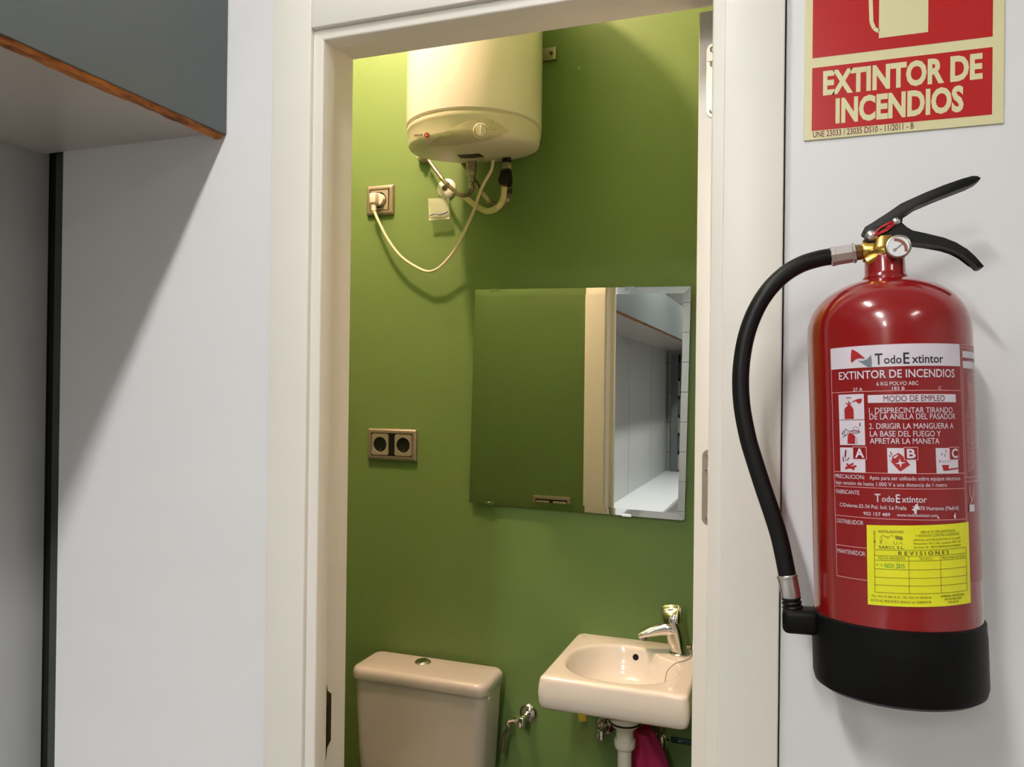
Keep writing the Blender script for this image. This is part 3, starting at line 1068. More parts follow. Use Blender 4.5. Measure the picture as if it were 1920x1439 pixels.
L_.text('label_white', 'www.todoextintor.com', -7.5, 27.3, 177.2, 3.0, o3, 0.004)
L_.poly('label_white', [(8.0, 188.4), (9.8, 189.6), (10.4, 186.6), (12.0, 183.8), (9.2, 184.0), (8.6, 179.6), (7.0, 179.8), (6.6, 182.6), (4.6, 183.4), (6.2, 185.0)], o4)
L_.poly('label_white', [(26.2, 176.4), (27.4, 178.0), (29.2, 175.4)], o4)
L_.poly('label_white', [(43.0, 177.4), (45.2, 181.0), (45.6, 175.6), (44.0, 175.4)], o4)
L_.text('label_white', 'DISTRIBUIDOR', -63.2, -36.3, 167.4, 3.9, o3, 0.0)
L_.text('label_white', 'MANTENEDOR', -63.7, -35.4, 138.6, 4.0, o3, 0.0)
# side panel
for y in (336.6, 334.0, 212.6, 208.6):
    L_.hline('label_pink', 61.0, 94, y, 0.5, o2, 16)
for x in (61.0,):
    L_.vline('label_pink', x, 116, 336.8, 0.5, o2)
L_.vline('label_pink', 62.6, 212.6, 334, 0.4, o2)
L_.rect('label_white', 63.2, 94, 324.4, 330.6, o2, 12)
L_.hline('ink_dred', 63.2, 94, 323.4, 0.6, o3, 12)
L_.rect('label_white', 63.2, 94, 314.4, 321.0, o2, 12)
# vertical fine print of the side panel
V_ = Print(lambda x, y, o_: L_.fn(-y, x, o_))
for k, (xx, a_, b_) in enumerate(((66.4, 218, 272), (69.0, 218, 282), (71.6, 218, 306), (74.2, 220, 310), (76.8, 220, 300))):
    V_.text('label_pink', 'NO EMPLEAR EN PRESENCIA DE TENSION SUPERIOR - REVISAR CADA AÑO'[: 30 + 6 * k], a_, b_, -xx, 1.7, o3, 0.0)
L_.b.setdefault('label_pink', bmesh.new())
add_bm(L_.b['label_pink'], V_.b['label_pink'], lambda p: p.copy())
L_.path('label_pink', [(65.5, 204), (66.5, 196), (69.6, 191.0), (73.0, 196), (74.4, 204)], 0.9, o3)
L_.path('label_pink', [(64.6, 186.0), (68.4, 190.4), (71.0, 191.6)], 0.9, o3)
L_.rect('label_white', 64.4, 74, 180.6, 187.0, o3, 6)
L_.build({'label_white': ('lettering', 'white printed lettering and pictogram fields'), 'label_pink': ('printed_lines', None), 'ink_black': ('lettering', 'black brand lettering'), 'ink_red': ('pictogram', 'red printed symbols'), 'ink_grey': ('logo_mark', None), 'ink_dred': ('pictogram', 'dark red print'), 'label_red': ('letter_square', None)}, bobj)

# ---- yellow inspection sticker
oy = 0.0012


def yfn(x, y, o_):
    # slightly rotated sticker, x from -33.6 to 61.3, y from 96 to 169.6 (mm)
    k = 0.040
    cx_, cy_ = 13.8, 133.0
    return L_.fn(cx_ + (x - cx_) + k * 0.35 * (y - cy_), y + k * (x - cx_), o_)


yb = Print(yfn)
yb.rect('yellow', -33.8, 61.0, 96.2, 169.8, oy, 36)
ys = obj('inspection_sticker', yb.b['yellow'], 'yellow', ex, recalc=False)
ys['label'] = 'yellow inspection sticker'
Y = Print(yfn)
p1 = oy + 0.0003
for y in (147.2, 142.0, 137.6, 129.6, 122.0, 115.0, 108.2):
    Y.hline('ink_olive', -27.3, 56.0, y, 0.35, p1, 30)
for x in (-27.3, 56.0):
    Y.vline('ink_olive', x, 108.2, 147.2, 0.4, p1)
for x in (0.8, 28.0):
    Y.vline('ink_olive', x, 108.2, 142.0, 0.35, p1)
Y.text('ink_olive', 'R E V I S I O N E S', -7.6, 36.2, 142.9, 3.2, p1, 0.02)
Y.text('ink_olive', 'FECHA REVISION', -24, -2.4, 138.5, 2.5, p1, -0.004)
Y.text('ink_olive', 'TECNICO', 9, 20.5, 138.5, 2.4, p1, -0.004)
Y.text('ink_olive', 'PROXIMA REVISION', 29.4, 54.5, 138.5, 2.2, p1, -0.004)
Y.text('ink_green', 'NOV. 2015', -18.8, -2.6, 131.0, 3.9, p1, 0.014)
Y.path('ink_green', [(-26.2, 133.2), (-24, 133.2)], 0.5, p1)
Y.path('ink_green', [(-22.6, 133.2), (-20.4, 133.2)], 0.5, p1)
Y.text('ink_olive', 'INSTALACIONES', -23.6, -3.1, 163.0, 2.2, p1, 0.008)
Y.text('ink_olive', 'SARCI, S.L.', -23.6, -2.4, 148.4, 2.6, p1, 0.01)
for k, c in enumerate('SEGURIDAL'):
    Y.text('ink_olive', c, -27.8, -26.2, 163.0 - k * 1.85, 1.55, p1, 0.008)
for pts in ([(-22.8, 153.6), (-20.6, 156.4), (-21.8, 159.2), (-19.6, 160.8), (-17.4, 158.6), (-14.6, 159.4), (-12.4, 161.0), (-10.8, 159.4)], [(-22.6, 156.6), (-20.8, 154.2), (-22.4, 152.6)], [(-17.6, 160.2), (-14.8, 158.0)], [(-11.4, 155.4), (-10.6, 152.4), (-8.8, 152.8), (-8.6, 155.2)], [(-7.2, 152.4), (-5.6, 155.0), (-3.8, 152.4)]):
    Y.path('ink_olive', pts, 0.35, p1)
for k in range(5):
    Y.path('ink_olive', [(-9.4 + k * 1.2, 160.6 - 0.2 * k), (-9.0 + k * 1.2, 157.2 - 0.2 * k)], 0.8, p1)
for s, xa, xb, y, h in (('SERVICIO DE ASISTENCIA', 11, 43.4, 162.4, 2.3), ('Y REVISION CONTRA INCENDIOS', 6.4, 47.8, 159.2, 2.3), ('EMPRESA AUTORIZADA POR LA D.G.I.P.M.', 5, 49.0, 155.6, 1.7), ('Mantenedor RPCI 160 - Instalador RPCI 160', 5, 49.4, 152.4, 1.7), ('San Isidro, 26 - 28722 PEDREZUELA (MADRID)', 5.2, 49.4, 149.0, 1.9)):
    Y.text('ink_olive', s, xa, xb, y, h, p1, 0.0)
for s, xa, xb, y, h in (('TEL. FAX: 91 843 30 56   TEL. FAX: 91 544 42 64', -30.3, 19.0, 103.6, 1.9), ('ROTO EL PRECINTO ANULA LA GARANTIA', -30.8, 19.0, 99.4, 2.2), ('EMPRESA CERTIFICADA', 27.8, 52.0, 104.2, 1.9), ('EN ISO 9001:2000', 31.4, 48.6, 101.4, 1.9), ('POR AENOR', 34.4, 45.4, 98.6, 1.9)):
    Y.text('ink_olive', s, xa, xb, y, h, p1, 0.004)
Y.build({'ink_olive': ('lettering', 'olive printed table and lettering'), 'ink_green': ('date_stamp', 'green date stamp')}, ys)
# wall bracket behind the cylinder
bm = BM()
b2 = BM()
box(b2, -0.018, 0.018, 0.0, 0.003, 0.30, 0.40, 0.001, 1)
add_bm(bm, b2, lambda p: V(EB.x - 0.01 + p.x, -0.0035 + p.y, EB.z + p.z))
tube(bm, [V(EB.x - 0.012, -0.004, EB.z + 0.385), V(EB.x - 0.012, -0.045, EB.z + 0.39), EL(0, 0.019, 0.426)], 0.004, 10)
obj('wall_bracket', bm, 'steel', ex)

# ================================================================== WATER HEATER
HCX, HCY, HR = -0.7735, 0.845, 0.1714
ZJ, HTOP = 2.198, 2.66
HO = V(HCX, HCY, 0)
wh = thing('water_heater', 'white cylindrical electric water heater on the green wall', 'water heater', (HCX, HCY, 2.1))
bm = BM()
lathe(bm, [(HR - 0.004, ZJ + 0.001), (HR, ZJ + 0.004), (HR, HTOP - 0.03), (HR - 0.01, HTOP - 0.012), (HR - 0.05, HTOP), (0, HTOP + 0.006)], HO, seg=80)
obj('tank_body', bm, 'heater', wh)
bm = BM()
CAP = [(HR - 0.006, 0.0012), (HR - 0.0058, -0.003), (HR - 0.0015, -0.005), (HR - 0.0015, -0.0095), (HR - 0.0025, -0.016), (HR - 0.0030, -0.017), (HR - 0.0055, -0.050), (HR - 0.008, -0.060), (HR - 0.016, -0.068), (HR - 0.035, -0.076), (HR - 0.08, -0.083), (0.03, -0.0855), (0, -0.086)]


def cap_shape(b):
    # the underside rises towards the wall
    for v_ in b.verts:
        k_ = 1 - 0.62 * (v_.co.y - (HCY - HR)) / (2 * HR)
        d_ = ZJ - v_.co.z
        if d_ > 0.0095:
            v_.co.z = ZJ - 0.0095 - (d_ - 0.0095) * k_


lathe(bm, [(r, ZJ + z) for r, z in CAP], HO, seg=96)
cap_shape(bm)
cap = obj('bottom_cap', bm, 'heater_cap', wh, ang=50)
bvb = bmesh.new()
lathe(bvb, [(r, ZJ + z) for r, z in CAP], HO, seg=96)
cap_shape(bvb)
bvb.normal_update()
bvh = BVHTree.FromBMesh(bvb)


def heater_fn(px, py, off):
    d_ = ray(px, py).normalized()
    hit, nor, idx, dist = bvh.ray_cast(CAM, d_)
    if hit is None:
        return at(px, py, HCY)
    if nor.dot(d_) > 0:
        nor = -nor
    return hit + nor * off


def zc(x, y):
    return (760 + x / 7.385, 200 + y / 7.385)


H_ = Print(heater_fn)
up_ = [zc(*q) for q in ((310, 535), (400, 455), (500, 385), (620, 310), (720, 260), (830, 210), (940, 178), (1030, 168), (1120, 172), (1210, 190), (1300, 230), (1390, 300), (1440, 345))]
lo_ = [zc(*q) for q in ((320, 540), (430, 546), (520, 545), (620, 540), (720, 530), (820, 515), (930, 500), (1020, 488), (1110, 472), (1200, 448), (1290, 415), (1370, 380), (1440, 350))]
H_.strip('heater_panel', up_, lo_, 0.0012, 72, 16)
pan = obj('control_panel', H_.b['heater_panel'], 'heater_panel', wh, recalc=False)
# dial
dc = heater_fn(*zc(1040, 338), 0.0005)
_h, dn, _i, _d = bvh.ray_cast(CAM, ray(*zc(1040, 338)).normalized())
if dn.dot(ray(*zc(1040, 338))) > 0:
    dn = -dn
dn = (dn + V(0.30, -0.45, 0.10)).normalized()
dax = frame_from(dn, V(0, 0, 1))
bm = BM()
lathe(bm, [(0.0172, -0.010), (0.0172, 0.0012), (0.0160, 0.0022), (0.0152, 0.0016), (0.0145, -0.001), (0.0138, 0.0018), (0.0130, 0.0030), (0.0, 0.0034)], dc + dn * 0.002, dax, 40)
dial = obj('temperature_dial', bm, 'heater_cap', wh, ang=25)
bm = BM()
obox(bm, dc + dn * 0.0072, (dax[0], dax[1], dax[2]), 0.0022, 0.0118, 0.0026, 0.0014, 3)
obj('dial_grip', bm, 'heater', dial)
bm = BM()
lathe(bm, [(0.0141, 0.0010), (0.0146, 0.0013), (0.0150, 0.0010)], dc + dn * 0.002, dax, 40, False, False)
obj('dial_ring', bm, 'dial_ink', dial)
HT = Print(lambda x, y, o_: heater_fn(x, y, o_))


class Flip(Print):
    pass


HF = Print(lambda x, y, o_: heater_fn(x, -y, o_))
a_, b_ = zc(130, 415), zc(247, 405)
HF.text('ink_black', 'FAGOR', a_[0], b_[0], -a_[1], 3.6, 0.0012, 0.03, slope=0.085)
a_, b_ = zc(832, 357), zc(888, 350)
HF.text('dial_ink', 'OFF', a_[0], b_[0], -a_[1], 2.0, 0.0012, 0.01, slope=0.05)
a_, b_ = zc(1198, 323), zc(1252, 320)
HF.text('dial_ink', 'MAX', a_[0], b_[0], -a_[1], 2.0, 0.0012, 0.01)
c_ = zc(302, 397)
H2 = Print(heater_fn)
H2.disc('ink_red', c_[0], c_[1], 4.9, 0.0012, 24)
H2.path('heater_cap', [(c_[0] - 2.0, c_[1] + 2.6), (c_[0] - 1.6, c_[1] - 1.4), (c_[0] + 1.0, c_[1] - 2.4)], 0.9, 0.0020)
H2.path('heater_cap', [(c_[0] - 1.8, c_[1] + 0.4), (c_[0] + 2.8, c_[1] - 0.4)], 0.9, 0.0020)
H2.poly('ink_black', [zc(*q) for q in ((597, 325), (650, 302), (656, 318), (605, 343))], 0.0012)
H2.path('dial_ink', [zc(640, 372), zc(660, 385), zc(648, 400)], 0.7, 0.0012)
H2.path('dial_ink', [zc(1205, 178), zc(1203, 222)], 0.9, 0.0012)
H2.disc('dial_ink', *zc(1205, 225), 1.2, 0.0012, 10)
for q in ((910, 345), (1010, 192), (1145, 312)):
    H2.disc('dial_ink', *zc(*q), 0.9, 0.0012, 10)
H2.path('dial_ink', [zc(915, 355), zc(925, 395), zc(950, 430)], 0.5, 0.0012)
H2.strip('socket_black', [zc(715, 668), zc(860, 662), zc(1020, 645)], [zc(770, 712), zc(930, 712), zc(1095, 688)], 0.0012, 8, 3)
for k in range(3):
    yy = 677 + 10 * k
    H2.path('dial_ink', [zc(745 + 12 * k, yy), zc(900 + 12 * k, yy - 2), zc(1030 + 14 * k, yy - 18)], 0.5, 0.0020)
HF.build({'ink_black': ('lettering', 'black brand lettering'), 'dial_ink': ('dial_marking', None)}, cap)
H2.build({'ink_red': ('logo_mark', 'round red logo'), 'heater_cap': ('logo_letter', None), 'ink_black': ('indicator', 'small black indicator window'), 'dial_ink': ('dial_marking', None), 'socket_black': ('rating_plate', 'dark rating sticker underneath')}, cap)
# wall hook tab on the right
p = at(1030, 101, YW - 0.01)
bm = BM()
obox(bm, V(p.x, YW - 0.006, p.z), ID3, 0.019, 0.0055, 0.017, 0.002, 2)
obj('hanger_tab', bm, 'steel', wh)
bm = BM()
lathe(bm, [(0.005, 0), (0.005, 0.002), (0.003, 0.004), (0, 0.004)], V(p.x + 0.006, YW - 0.0115, p.z), (V(1, 0, 0), V(0, 0, 1), V(0, -1, 0)), 14)
obj('screw', bm, 'bronze', wh)


def zp(x, y, Y_):
    return at(780 + x / 9.595, 270 + y / 9.595, Y_)


# inlet fitting
FYB = 0.925
zt = ZJ - 0.047
f0 = zp(1000, 380, FYB)
bm = BM()
ftop = V(f0.x, FYB, zt)
q1_, q2_, q3_ = zp(1000, 480, FYB).z, zp(985, 600, FYB).z, zp(975, 690, FYB).z
lathe(bm, [(0.0105, zt), (0.0138, zt - 0.002), (0.0138, q1_ + 0.001), (0.0125, q1_), (0.0125, q1_ - 0.001), (0.0115, q2_ + 0.003), (0.0085, q2_), (0.0085, q3_), (0.006, q3_ - 0.001), (0, q3_ - 0.001)], V(f0.x, FYB, 0), seg=12)
obj('inlet_fitting', bm, 'steel', wh, ang=20)
# left braided hose
pts = [zp(130, 150, YW - 0.035), zp(300, 400, YW - 0.05), zp(520, 690, YW - 0.075), zp(640, 800, YW - 0.09), zp(750, 885, YW - 0.11), zp(860, 930, YW - 0.13), zp(960, 895, 0.93), zp(1008, 800, FYB), V(f0.x, FYB, q3_)]
bm = BM()
tube(bm, pts, 0.0056, 12, 7)
t = obj('braided_hose', bm, 'braid')
tag(t, 'braided steel hose looping past the white wall rosette', 'hose', 'flexible hoses under the water heater')
# crimp sleeve
bm = BM()
tube(bm, [zp(985, 810, FYB), zp(992, 700, FYB)], 0.0066, 12)
obj('crimp_sleeve', bm, 'steel', t)
for a_, b_ in (((530, 720), (690, 880)),):
    for q in (a_, b_):
        bm = BM()
        c = zp(q[0] + 30, q[1] + 10, YW - 0.085)
        d_ = (zp(690, 880, YW - 0.10) - zp(520, 690, YW - 0.075)).normalized()
        lathe(bm, [(0.0058, -0.002), (0.0072, -0.002), (0.0072, 0.002), (0.0058, 0.002)], c, frame_from(d_), 16, False, False)
        obj('cable_tie', bm, 'pvc', t)
# right braided hose
pts = [zp(838, 352, YW - 0.05), zp(900, 440, YW - 0.055), zp(1080, 700, YW - 0.06), zp(1200, 880, YW - 0.065), zp(1400, 1085, YW - 0.050), zp(1550, 1110, YW - 0.058), zp(1645, 1010, 0.962), zp(1672, 880, FYB + 0.02), zp(1680, 770, FYB + 0.01)]
bm = BM()
tube(bm, pts, 0.0056, 12, 7)
t = obj('braided_hose', bm, 'braid')
tag(t, 'braided steel hose running behind the power cable to the black valve', 'hose', 'flexible hoses under the water heater')
d_ = (pts[3] - pts[4]).normalized()
bm = BM()
tube(bm, [zp(1205, 890, YW - 0.065), zp(1310, 1030, YW - 0.072)], 0.0063, 12)
obj('tie_wrap', bm, 'drainhose', t)
bm = BM()
tube(bm, [zp(1640, 1010, 0.945), zp(1655, 915, FYB + 0.03)], 0.0066, 12)
obj('crimp_sleeve', bm, 'steel', t)
# cream drain hose
pts = [zp(760, 900, YW - 0.03), zp(900, 975, YW - 0.04), zp(1100, 1130, YW - 0.06), zp(1290, 1210, YW - 0.08), zp(1470, 1140, YW - 0.12), zp(1565, 980, FYB + 0.01), zp(1590, 760, FYB)]
bm = BM()
tube(bm, pts, 0.0082, 14, 7)
tag(obj('drain_hose', bm, 'drainhose'), 'thick cream drain hose curving under the water heater', 'hose')
# black safety valve
f1 = zp(1630, 300, FYB)
bm = BM()
za, zb, zc_, zd = zt, zp(1630, 345, FYB).z, zp(1630, 465, FYB).z, zp(1620, 720, FYB).z
lathe(bm, [(0.0115, za + 0.004), (0.0115, zb), (0.0, zb)], V(f1.x, FYB, 0), seg=20)
sv = thing('safety_valve', 'black safety valve under the right side of the water heater', 'valve', (f1.x, FYB, zd))
obj('black_collar', bm, 'black', sv)
bm = BM()
lathe(bm, [(0.0128, zb - 0.0003), (0.0135, zb - 0.002), (0.0135, zc_ + 0.002), (0.0115, zc_)], V(f1.x, FYB, 0), seg=6)
obj('union_nut', bm, 'steel', sv, ang=20)
bm = BM()
b2 = BM()
prism(b2, [(-0.017, -0.024), (-0.019, -0.012), (-0.011, 0.012), (0.012, 0.012), (0.014, -0.02), (0.010, -0.026), (-0.006, -0.027)], lambda u, v, w_: V(u, w_, v), -0.013, 0.013, 0.003, 2)
add_bm(bm, b2, lambda p: V(f1.x + p.x, FYB + p.y, (zc_ + zd) / 2 + 0.004 + p.z))
obj('valve_block', bm, 'black', sv)
bm = BM()
p = zp(1590, 735, FYB)
lathe(bm, [(0.0095, -0.004), (0.0105, -0.003), (0.0105, 0.003), (0.0095, 0.004)], p, seg=16)
obj('hose_clip', bm, 'bronze_nut', sv)
bm = BM()
p = zp(1680, 820, FYB + 0.015)
lathe(bm, [(0.007, -0.010), (0.0085, -0.009), (0.0085, 0.004), (0.0065, 0.006), (0.0065, 0.012)], p, seg=6)
obj('hose_nut', bm, 'bronze', sv, ang=20)
# round wall rosettes
ro = thing('wall_rosette', 'white round pipe rosette on the green wall with dark star opening', 'rosette', zp(555, 810, YW))
c = zp(555, 810, YW)
rax = (V(1, 0, 0), V(0, 0, 1), V(0, -1, 0))
bm = BM()
lathe(bm, [(0.0290, 0.0004), (0.0287, 0.003), (0.026, 0.006), (0.014, 0.0085), (0.0088, 0.009), (0.0085, 0.0075), (0, 0.0075)], V(c.x, YW, c.z), rax, 40)
obj('disc', bm, 'pvc', ro)
bm = BM()
star = [((0.0105 if k % 2 else 0.0062) * math.cos(2 * PI * k / 20), (0.0105 if k % 2 else 0.0062) * math.sin(2 * PI * k / 20)) for k in range(20)]
prism(bm, star, lambda u, v, w_: V(c.x - 0.003 + u, YW - w_, c.z + 0.001 + v), 0.0089, 0.0096)
obj('star_opening', bm, 'bronze', ro)
c = zp(150, 215, YW)
ro = thing('pipe_rosette', 'beige pipe rosette close under the left side of the heater', 'rosette', V(c.x, YW, c.z))
bm = BM()
lathe(bm, [(0.0195, 0.0004), (0.0195, 0.012), (0.017, 0.022), (0.0085, 0.026), (0, 0.026)], V(c.x, YW, c.z), rax, 30)
obj('cup', bm, 'heater_panel', ro)
bm = BM()
lathe(bm, [(0.0075, 0.0262), (0.0075, 0.036), (0, 0.036)], V(c.x, YW, c.z), rax, 6)
obj('pipe_nut', bm, 'bronze_nut', ro)
# plastic sachet on the wall
bm = BM()
cs = [zp(215, 985, YW - 0.004), zp(600, 965, YW - 0.004), zp(605, 1330, YW - 0.022), zp(235, 1350, YW - 0.022)]
NN = 8
g = []
for j in range(NN + 1):
    row = []
    for i in range(NN + 1):
        u, v = i / NN, j / NN
        p = (cs[0] * (1 - u) + cs[1] * u) * (1 - v) + (cs[3] * (1 - u) + cs[2] * u) * v
        row.append(p)
    g.append(row)
for side in (1, -1):
    vv = [[bm.verts.new(p + V(0, -side * 0.0035 * math.sin(PI * i / NN) ** 0.5 * math.sin(PI * j / NN) ** 0.5 + 0.0006 * math.sin(i * 2.1 + j * 1.7), 0)) for i, p in enumerate(row)] for j, row in enumerate(g)]
    for j in range(NN):
        for i in range(NN):
            bm.faces.new((vv[j][i], vv[j][i + 1], vv[j + 1][i + 1], vv[j + 1][i]))
bmesh.ops.remove_doubles(bm, verts=bm.verts[:], dist=0.0004)
sb = thing('plastic_sachet', 'small clear plastic sachet with blue screws stuck on the green wall', 'bag', cs[3])
obj('bag', bm, 'bag', sb)
bm = BM()
pts = [zp(250, 1290, YW - 0.027), zp(330, 1262, YW - 0.028), zp(420, 1275, YW - 0.028), zp(520, 1245, YW - 0.028), zp(570, 1210, YW - 0.026)]
tube(bm, pts, lambda t_: (0.0022 + 0.002 * math.sin(PI * t_), 0.0015), 8, 4)
obj('blue_contents', bm, 'blue', sb)
bm = BM()
box(bm, min(cs[3].x, cs[2].x), cs[2].x, YW - 0.0235, YW - 0.0225, cs[3].z - 0.004, cs[3].z + 0.001)
obj('zip_strip', bm, 'plug', sb)

# power cable with plug, single socket
def socket_frame(root, x0, x1, z0, z1, n_mod, plugs=True):
    rim = 0.0125
    bm_ = BM()
    o_ = rrect(x0, x1, z0, z1, 0.004, 3)
    i_ = rrect(x0 + rim, x1 - rim, z0 + rim, z1 - rim, 0.002, 3)
    rs_ = []
    for yy, ins in ((0.0003, 0.0), (0.006, 0.0004), (0.0095, 0.003), (0.0108, 0.007)):
        rs_.append([V(x, YW - yy, z) for x, z in rrect(x0 + ins, x1 - ins, z0 + ins, z1 - ins, 0.004, 3)])
    rs_.append([V(x, YW - 0.0105, z) for x, z in i_])
    rs_.append([V(x, YW - 0.004, z) for x, z in i_])
    rings(bm_, rs_, False, False)
    obj('frame', bm_, 'alu_frame', root)
    bm_ = BM()
    box(bm_, x0 + rim - 0.0005, x1 - rim + 0.0005, YW - 0.0045, YW - 0.0004, z0 + rim - 0.0005, z1 - rim + 0.0005)
    obj('back_plate', bm_, 'socket_black', root)
    xa, xb, za_, zb_ = x0 + rim + 0.002, x1 - rim - 0.002, z0 + rim + 0.0025, z1 - rim - 0.0025
    wmod = (zb_ - za_)
    outs = []
    for k in range(n_mod):
        if n_mod == 1:
            u0, u1 = xa, xb - 0.002
        else:
            u0 = xa if k == 0 else xb - wmod * 0.88
            u1 = xa + wmod * 0.88 if k == 0 else xb
        cxm, czm = (u0 + u1) / 2, (za_ + zb_) / 2
        rr_ = min(u1 - u0, zb_ - za_) / 2 * 0.80
        N_ = 40
        sq = []
        for i in range(N_):
            a = 2 * PI * i / N_
            cc, ss = math.cos(a), math.sin(a)
            hx_, hz_ = (u1 - u0) / 2, (zb_ - za_) / 2
            s_ = min(hx_ / max(abs(cc), 1e-6), hz_ / max(abs(ss), 1e-6))
            sq.append((cxm + cc * s_, czm + ss * s_))
        ci = [(cxm + rr_ * math.cos(2 * PI * i / N_), czm + rr_ * math.sin(2 * PI * i / N_)) for i in range(N_)]
        bm_ = BM()
        rings(bm_, [[V(x, YW - 0.004, z) for x, z in sq], [V(x, YW - 0.0098, z) for x, z in sq], [V(x, YW - 0.0098, z) for x, z in ci], [V(x, YW - 0.0048, z) for x, z in ci]], False, False)
        ins_ = obj('insert', bm_, 'alu_insert', root, ang=25)
        bm_ = BM()
        lathe(bm_, [(rr_ * 0.99, 0.0046), (rr_ * 0.99, 0.006), (rr_ * 0.9, 0.0052), (0, 0.0052)], V(cxm, YW, czm), rax, 30)
        obj('well', bm_, 'socket_black', ins_)
        bm_ = BM()
        lathe(bm_, [(0.0022, 0.005), (0.0022, 0.0066), (0, 0.0066)], V(cxm, YW, czm - rr_ * 0.72), rax, 10)
        obj('earth_clip', bm_, 'steel', ins_)
        outs.append((cxm, czm, rr_))
    return outs


a_, b_, c_, d_ = at(688, 350, YW - 0.005), at(738, 345.5, YW - 0.005), at(688, 407, YW - 0.005), at(739, 401, YW - 0.005)
so = thing('wall_socket', 'single metal-framed wall socket with the heater plug in it', 'socket', ((a_.x + b_.x) / 2, YW, (c_.z + d_.z) / 2))
ou = socket_frame(so, (a_.x + c_.x) / 2, (b_.x + d_.x) / 2, (c_.z + d_.z) / 2, (a_.z + b_.z) / 2, 1)[0]
pw = thing('power_cable', 'cream power cable hanging in a loop from heater to wall socket', 'cable', (ou[0], YW - 0.04, ou[1] - 0.1))
px_, pz_ = ou[0], ou[1]
bm = BM()
lathe(bm, [(0.0185, 0.0055), (0.0185, 0.016), (0.017, 0.020), (0.0, 0.021)], V(px_, YW, pz_), rax, 34)
b2 = BM()
box(b2, -0.0135, 0.0075, -0.042, -0.014, -0.0165, 0.0145, 0.004, 3)
add_bm(bm, b2, lambda p: V(px_ + p.x - 0.002, YW + p.y, pz_ + p.z))
plug = obj('plug', bm, 'plug', pw)
bm = BM()
tube(bm, [V(px_ - 0.004, YW - 0.031, pz_ - 0.014), V(px_ - 0.003, YW - 0.033, pz_ - 0.037)], 0.0068, 14)
obj('strain_relief', bm, 'plug', plug)
cab = [(925, 300, HCY + 0.05), (920.7, 320, HCY + 0.05), (907, 345, HCY + 0.06), (896.7, 370, 0.93), (888.5, 395, 0.95), (877, 421, 0.965), (853.7, 468, 0.985), (827, 499.5, 0.992), (806, 509.5, 0.994), (785, 503.7, 0.995), (753.7, 483, 0.995), (728.7, 451.7, 0.995), (712, 420, 0.995)]
pts = [at(*q) for q in cab] + [V(px_ - 0.003, YW - 0.034, pz_ - 0.036)]
bm = BM()
tube(bm, pts, 0.0042, 12, 7)
obj('cord', bm, 'cable', pw)

# double socket
a_, b_, c_, d_ = at(690, 803, YW - 0.005), at(782, 806, YW - 0.005), at(690, 862, YW - 0.005), at(781, 866, YW - 0.005)
so = thing('double_socket', 'double wall socket with champagne frame and black sockets', 'socket', ((a_.x + b_.x) / 2, YW, (c_.z + d_.z) / 2))
socket_frame(so, (a_.x + c_.x) / 2, (b_.x + d_.x) / 2, (c_.z + d_.z) / 2, (a_.z + b_.z) / 2, 2)
# double switch on the inner front wall (seen in the mirror)
t = thing('light_switch', 'double light switch on the inner wall, reflected at the mirror bottom', 'switch', (-0.884, 0.104, 1.04))
bm = BM()
box(bm, -0.961, -0.808, 0.1003, 0.110, 1.045, 1.128, 0.003, 2)
obj('frame', bm, 'alu_frame', t)
bm = BM()
box(bm, -0.949, -0.820, 0.1098, 0.1106, 1.057, 1.116)
obj('gap', bm, 'socket_black', t)
for x0 in (-0.946, -0.877):
    bm = BM()
    box(bm, x0, x0 + 0.054, 0.1104, 0.114, 1.061, 1.110, 0.0015, 2)
    obj('rocker', bm, 'alu_insert', t)

# ================================================================== MIRROR
YM = 1.0165
cs = [at(880, 942, YM), at(1285, 978, YM), at(1294, 536, YM), at(890, 544, YM)]
cx = sum(p.x for p in cs) / 4
cz = sum(p.z for p in cs) / 4
wv = ((cs[1] - cs[0]) + (cs[2] - cs[3])) / 2
hv = ((cs[3] - cs[0]) + (cs[2] - cs[1])) / 2
ang = math.atan2(wv.z, wv.x)
hw, hh = wv.length / 2, hv.length / 2
ux, uz = V(math.cos(ang), 0, math.sin(ang)), V(-math.sin(ang), 0, math.cos(ang))
mc = V(cx, YM, cz)
mi = thing('wall_mirror', 'square mirror with bright cut edges on the green wall above the washbasin', 'mirror', (cx, YW, cz - hh))


def mring(ins, dy):
    return [mc + ux * (sx_ * (hw - ins)) + uz * (sz_ * (hh - ins)) + V(0, dy, 0) for sx_, sz_ in ((-1, -1), (1, -1), (1, 1), (-1, 1))]


bm = BM()
rings(bm, [mring(0, 0.0035), mring(0, 0.0008), mring(0.0175, 0.0)], True, True)
obj('glass', bm, 'mirror', mi, ang=1)
bm = BM()
obox(bm, mc + V(0, 0.0075, 0), (ux, V(0, 1, 0), uz), hw - 0.03, 0.0038, hh - 0.03, 0.001, 1)
obj('backing', bm, 'charcoal', mi)
for sx_, sz_ in ((-0.80, 1), (0.47, 1), (-0.80, -1), (0.50, -1)):
    bm = BM()
    c = mc + ux * (sx_ * hw) + uz * (sz_ * (hh + 0.0012))
    obox(bm, c + V(0, 0.0055, 0), (ux, V(0, 1, 0), uz), 0.0125, 0.0075, 0.001, 0.0003, 1)
    obox(bm, c + V(0, -0.0012, 0) - uz * (sz_ * 0.003), (ux, V(0, 1, 0), uz), 0.0125, 0.0008, 0.0042, 0.0003, 1)
    obj('clip', bm, 'chrome', mi)

# ================================================================== TOILET
TX0, TX1, TY0, TY1, TZ = -1.130, -0.732, 0.862, 1.018, 0.789
TC = ((TX0 + TX1) / 2, (TY0 + TY1) / 2)
to = thing('toilet', 'white close-coupled toilet with chrome push button cistern', 'toilet', (TC[0], TC[1] - 0.2, 0))


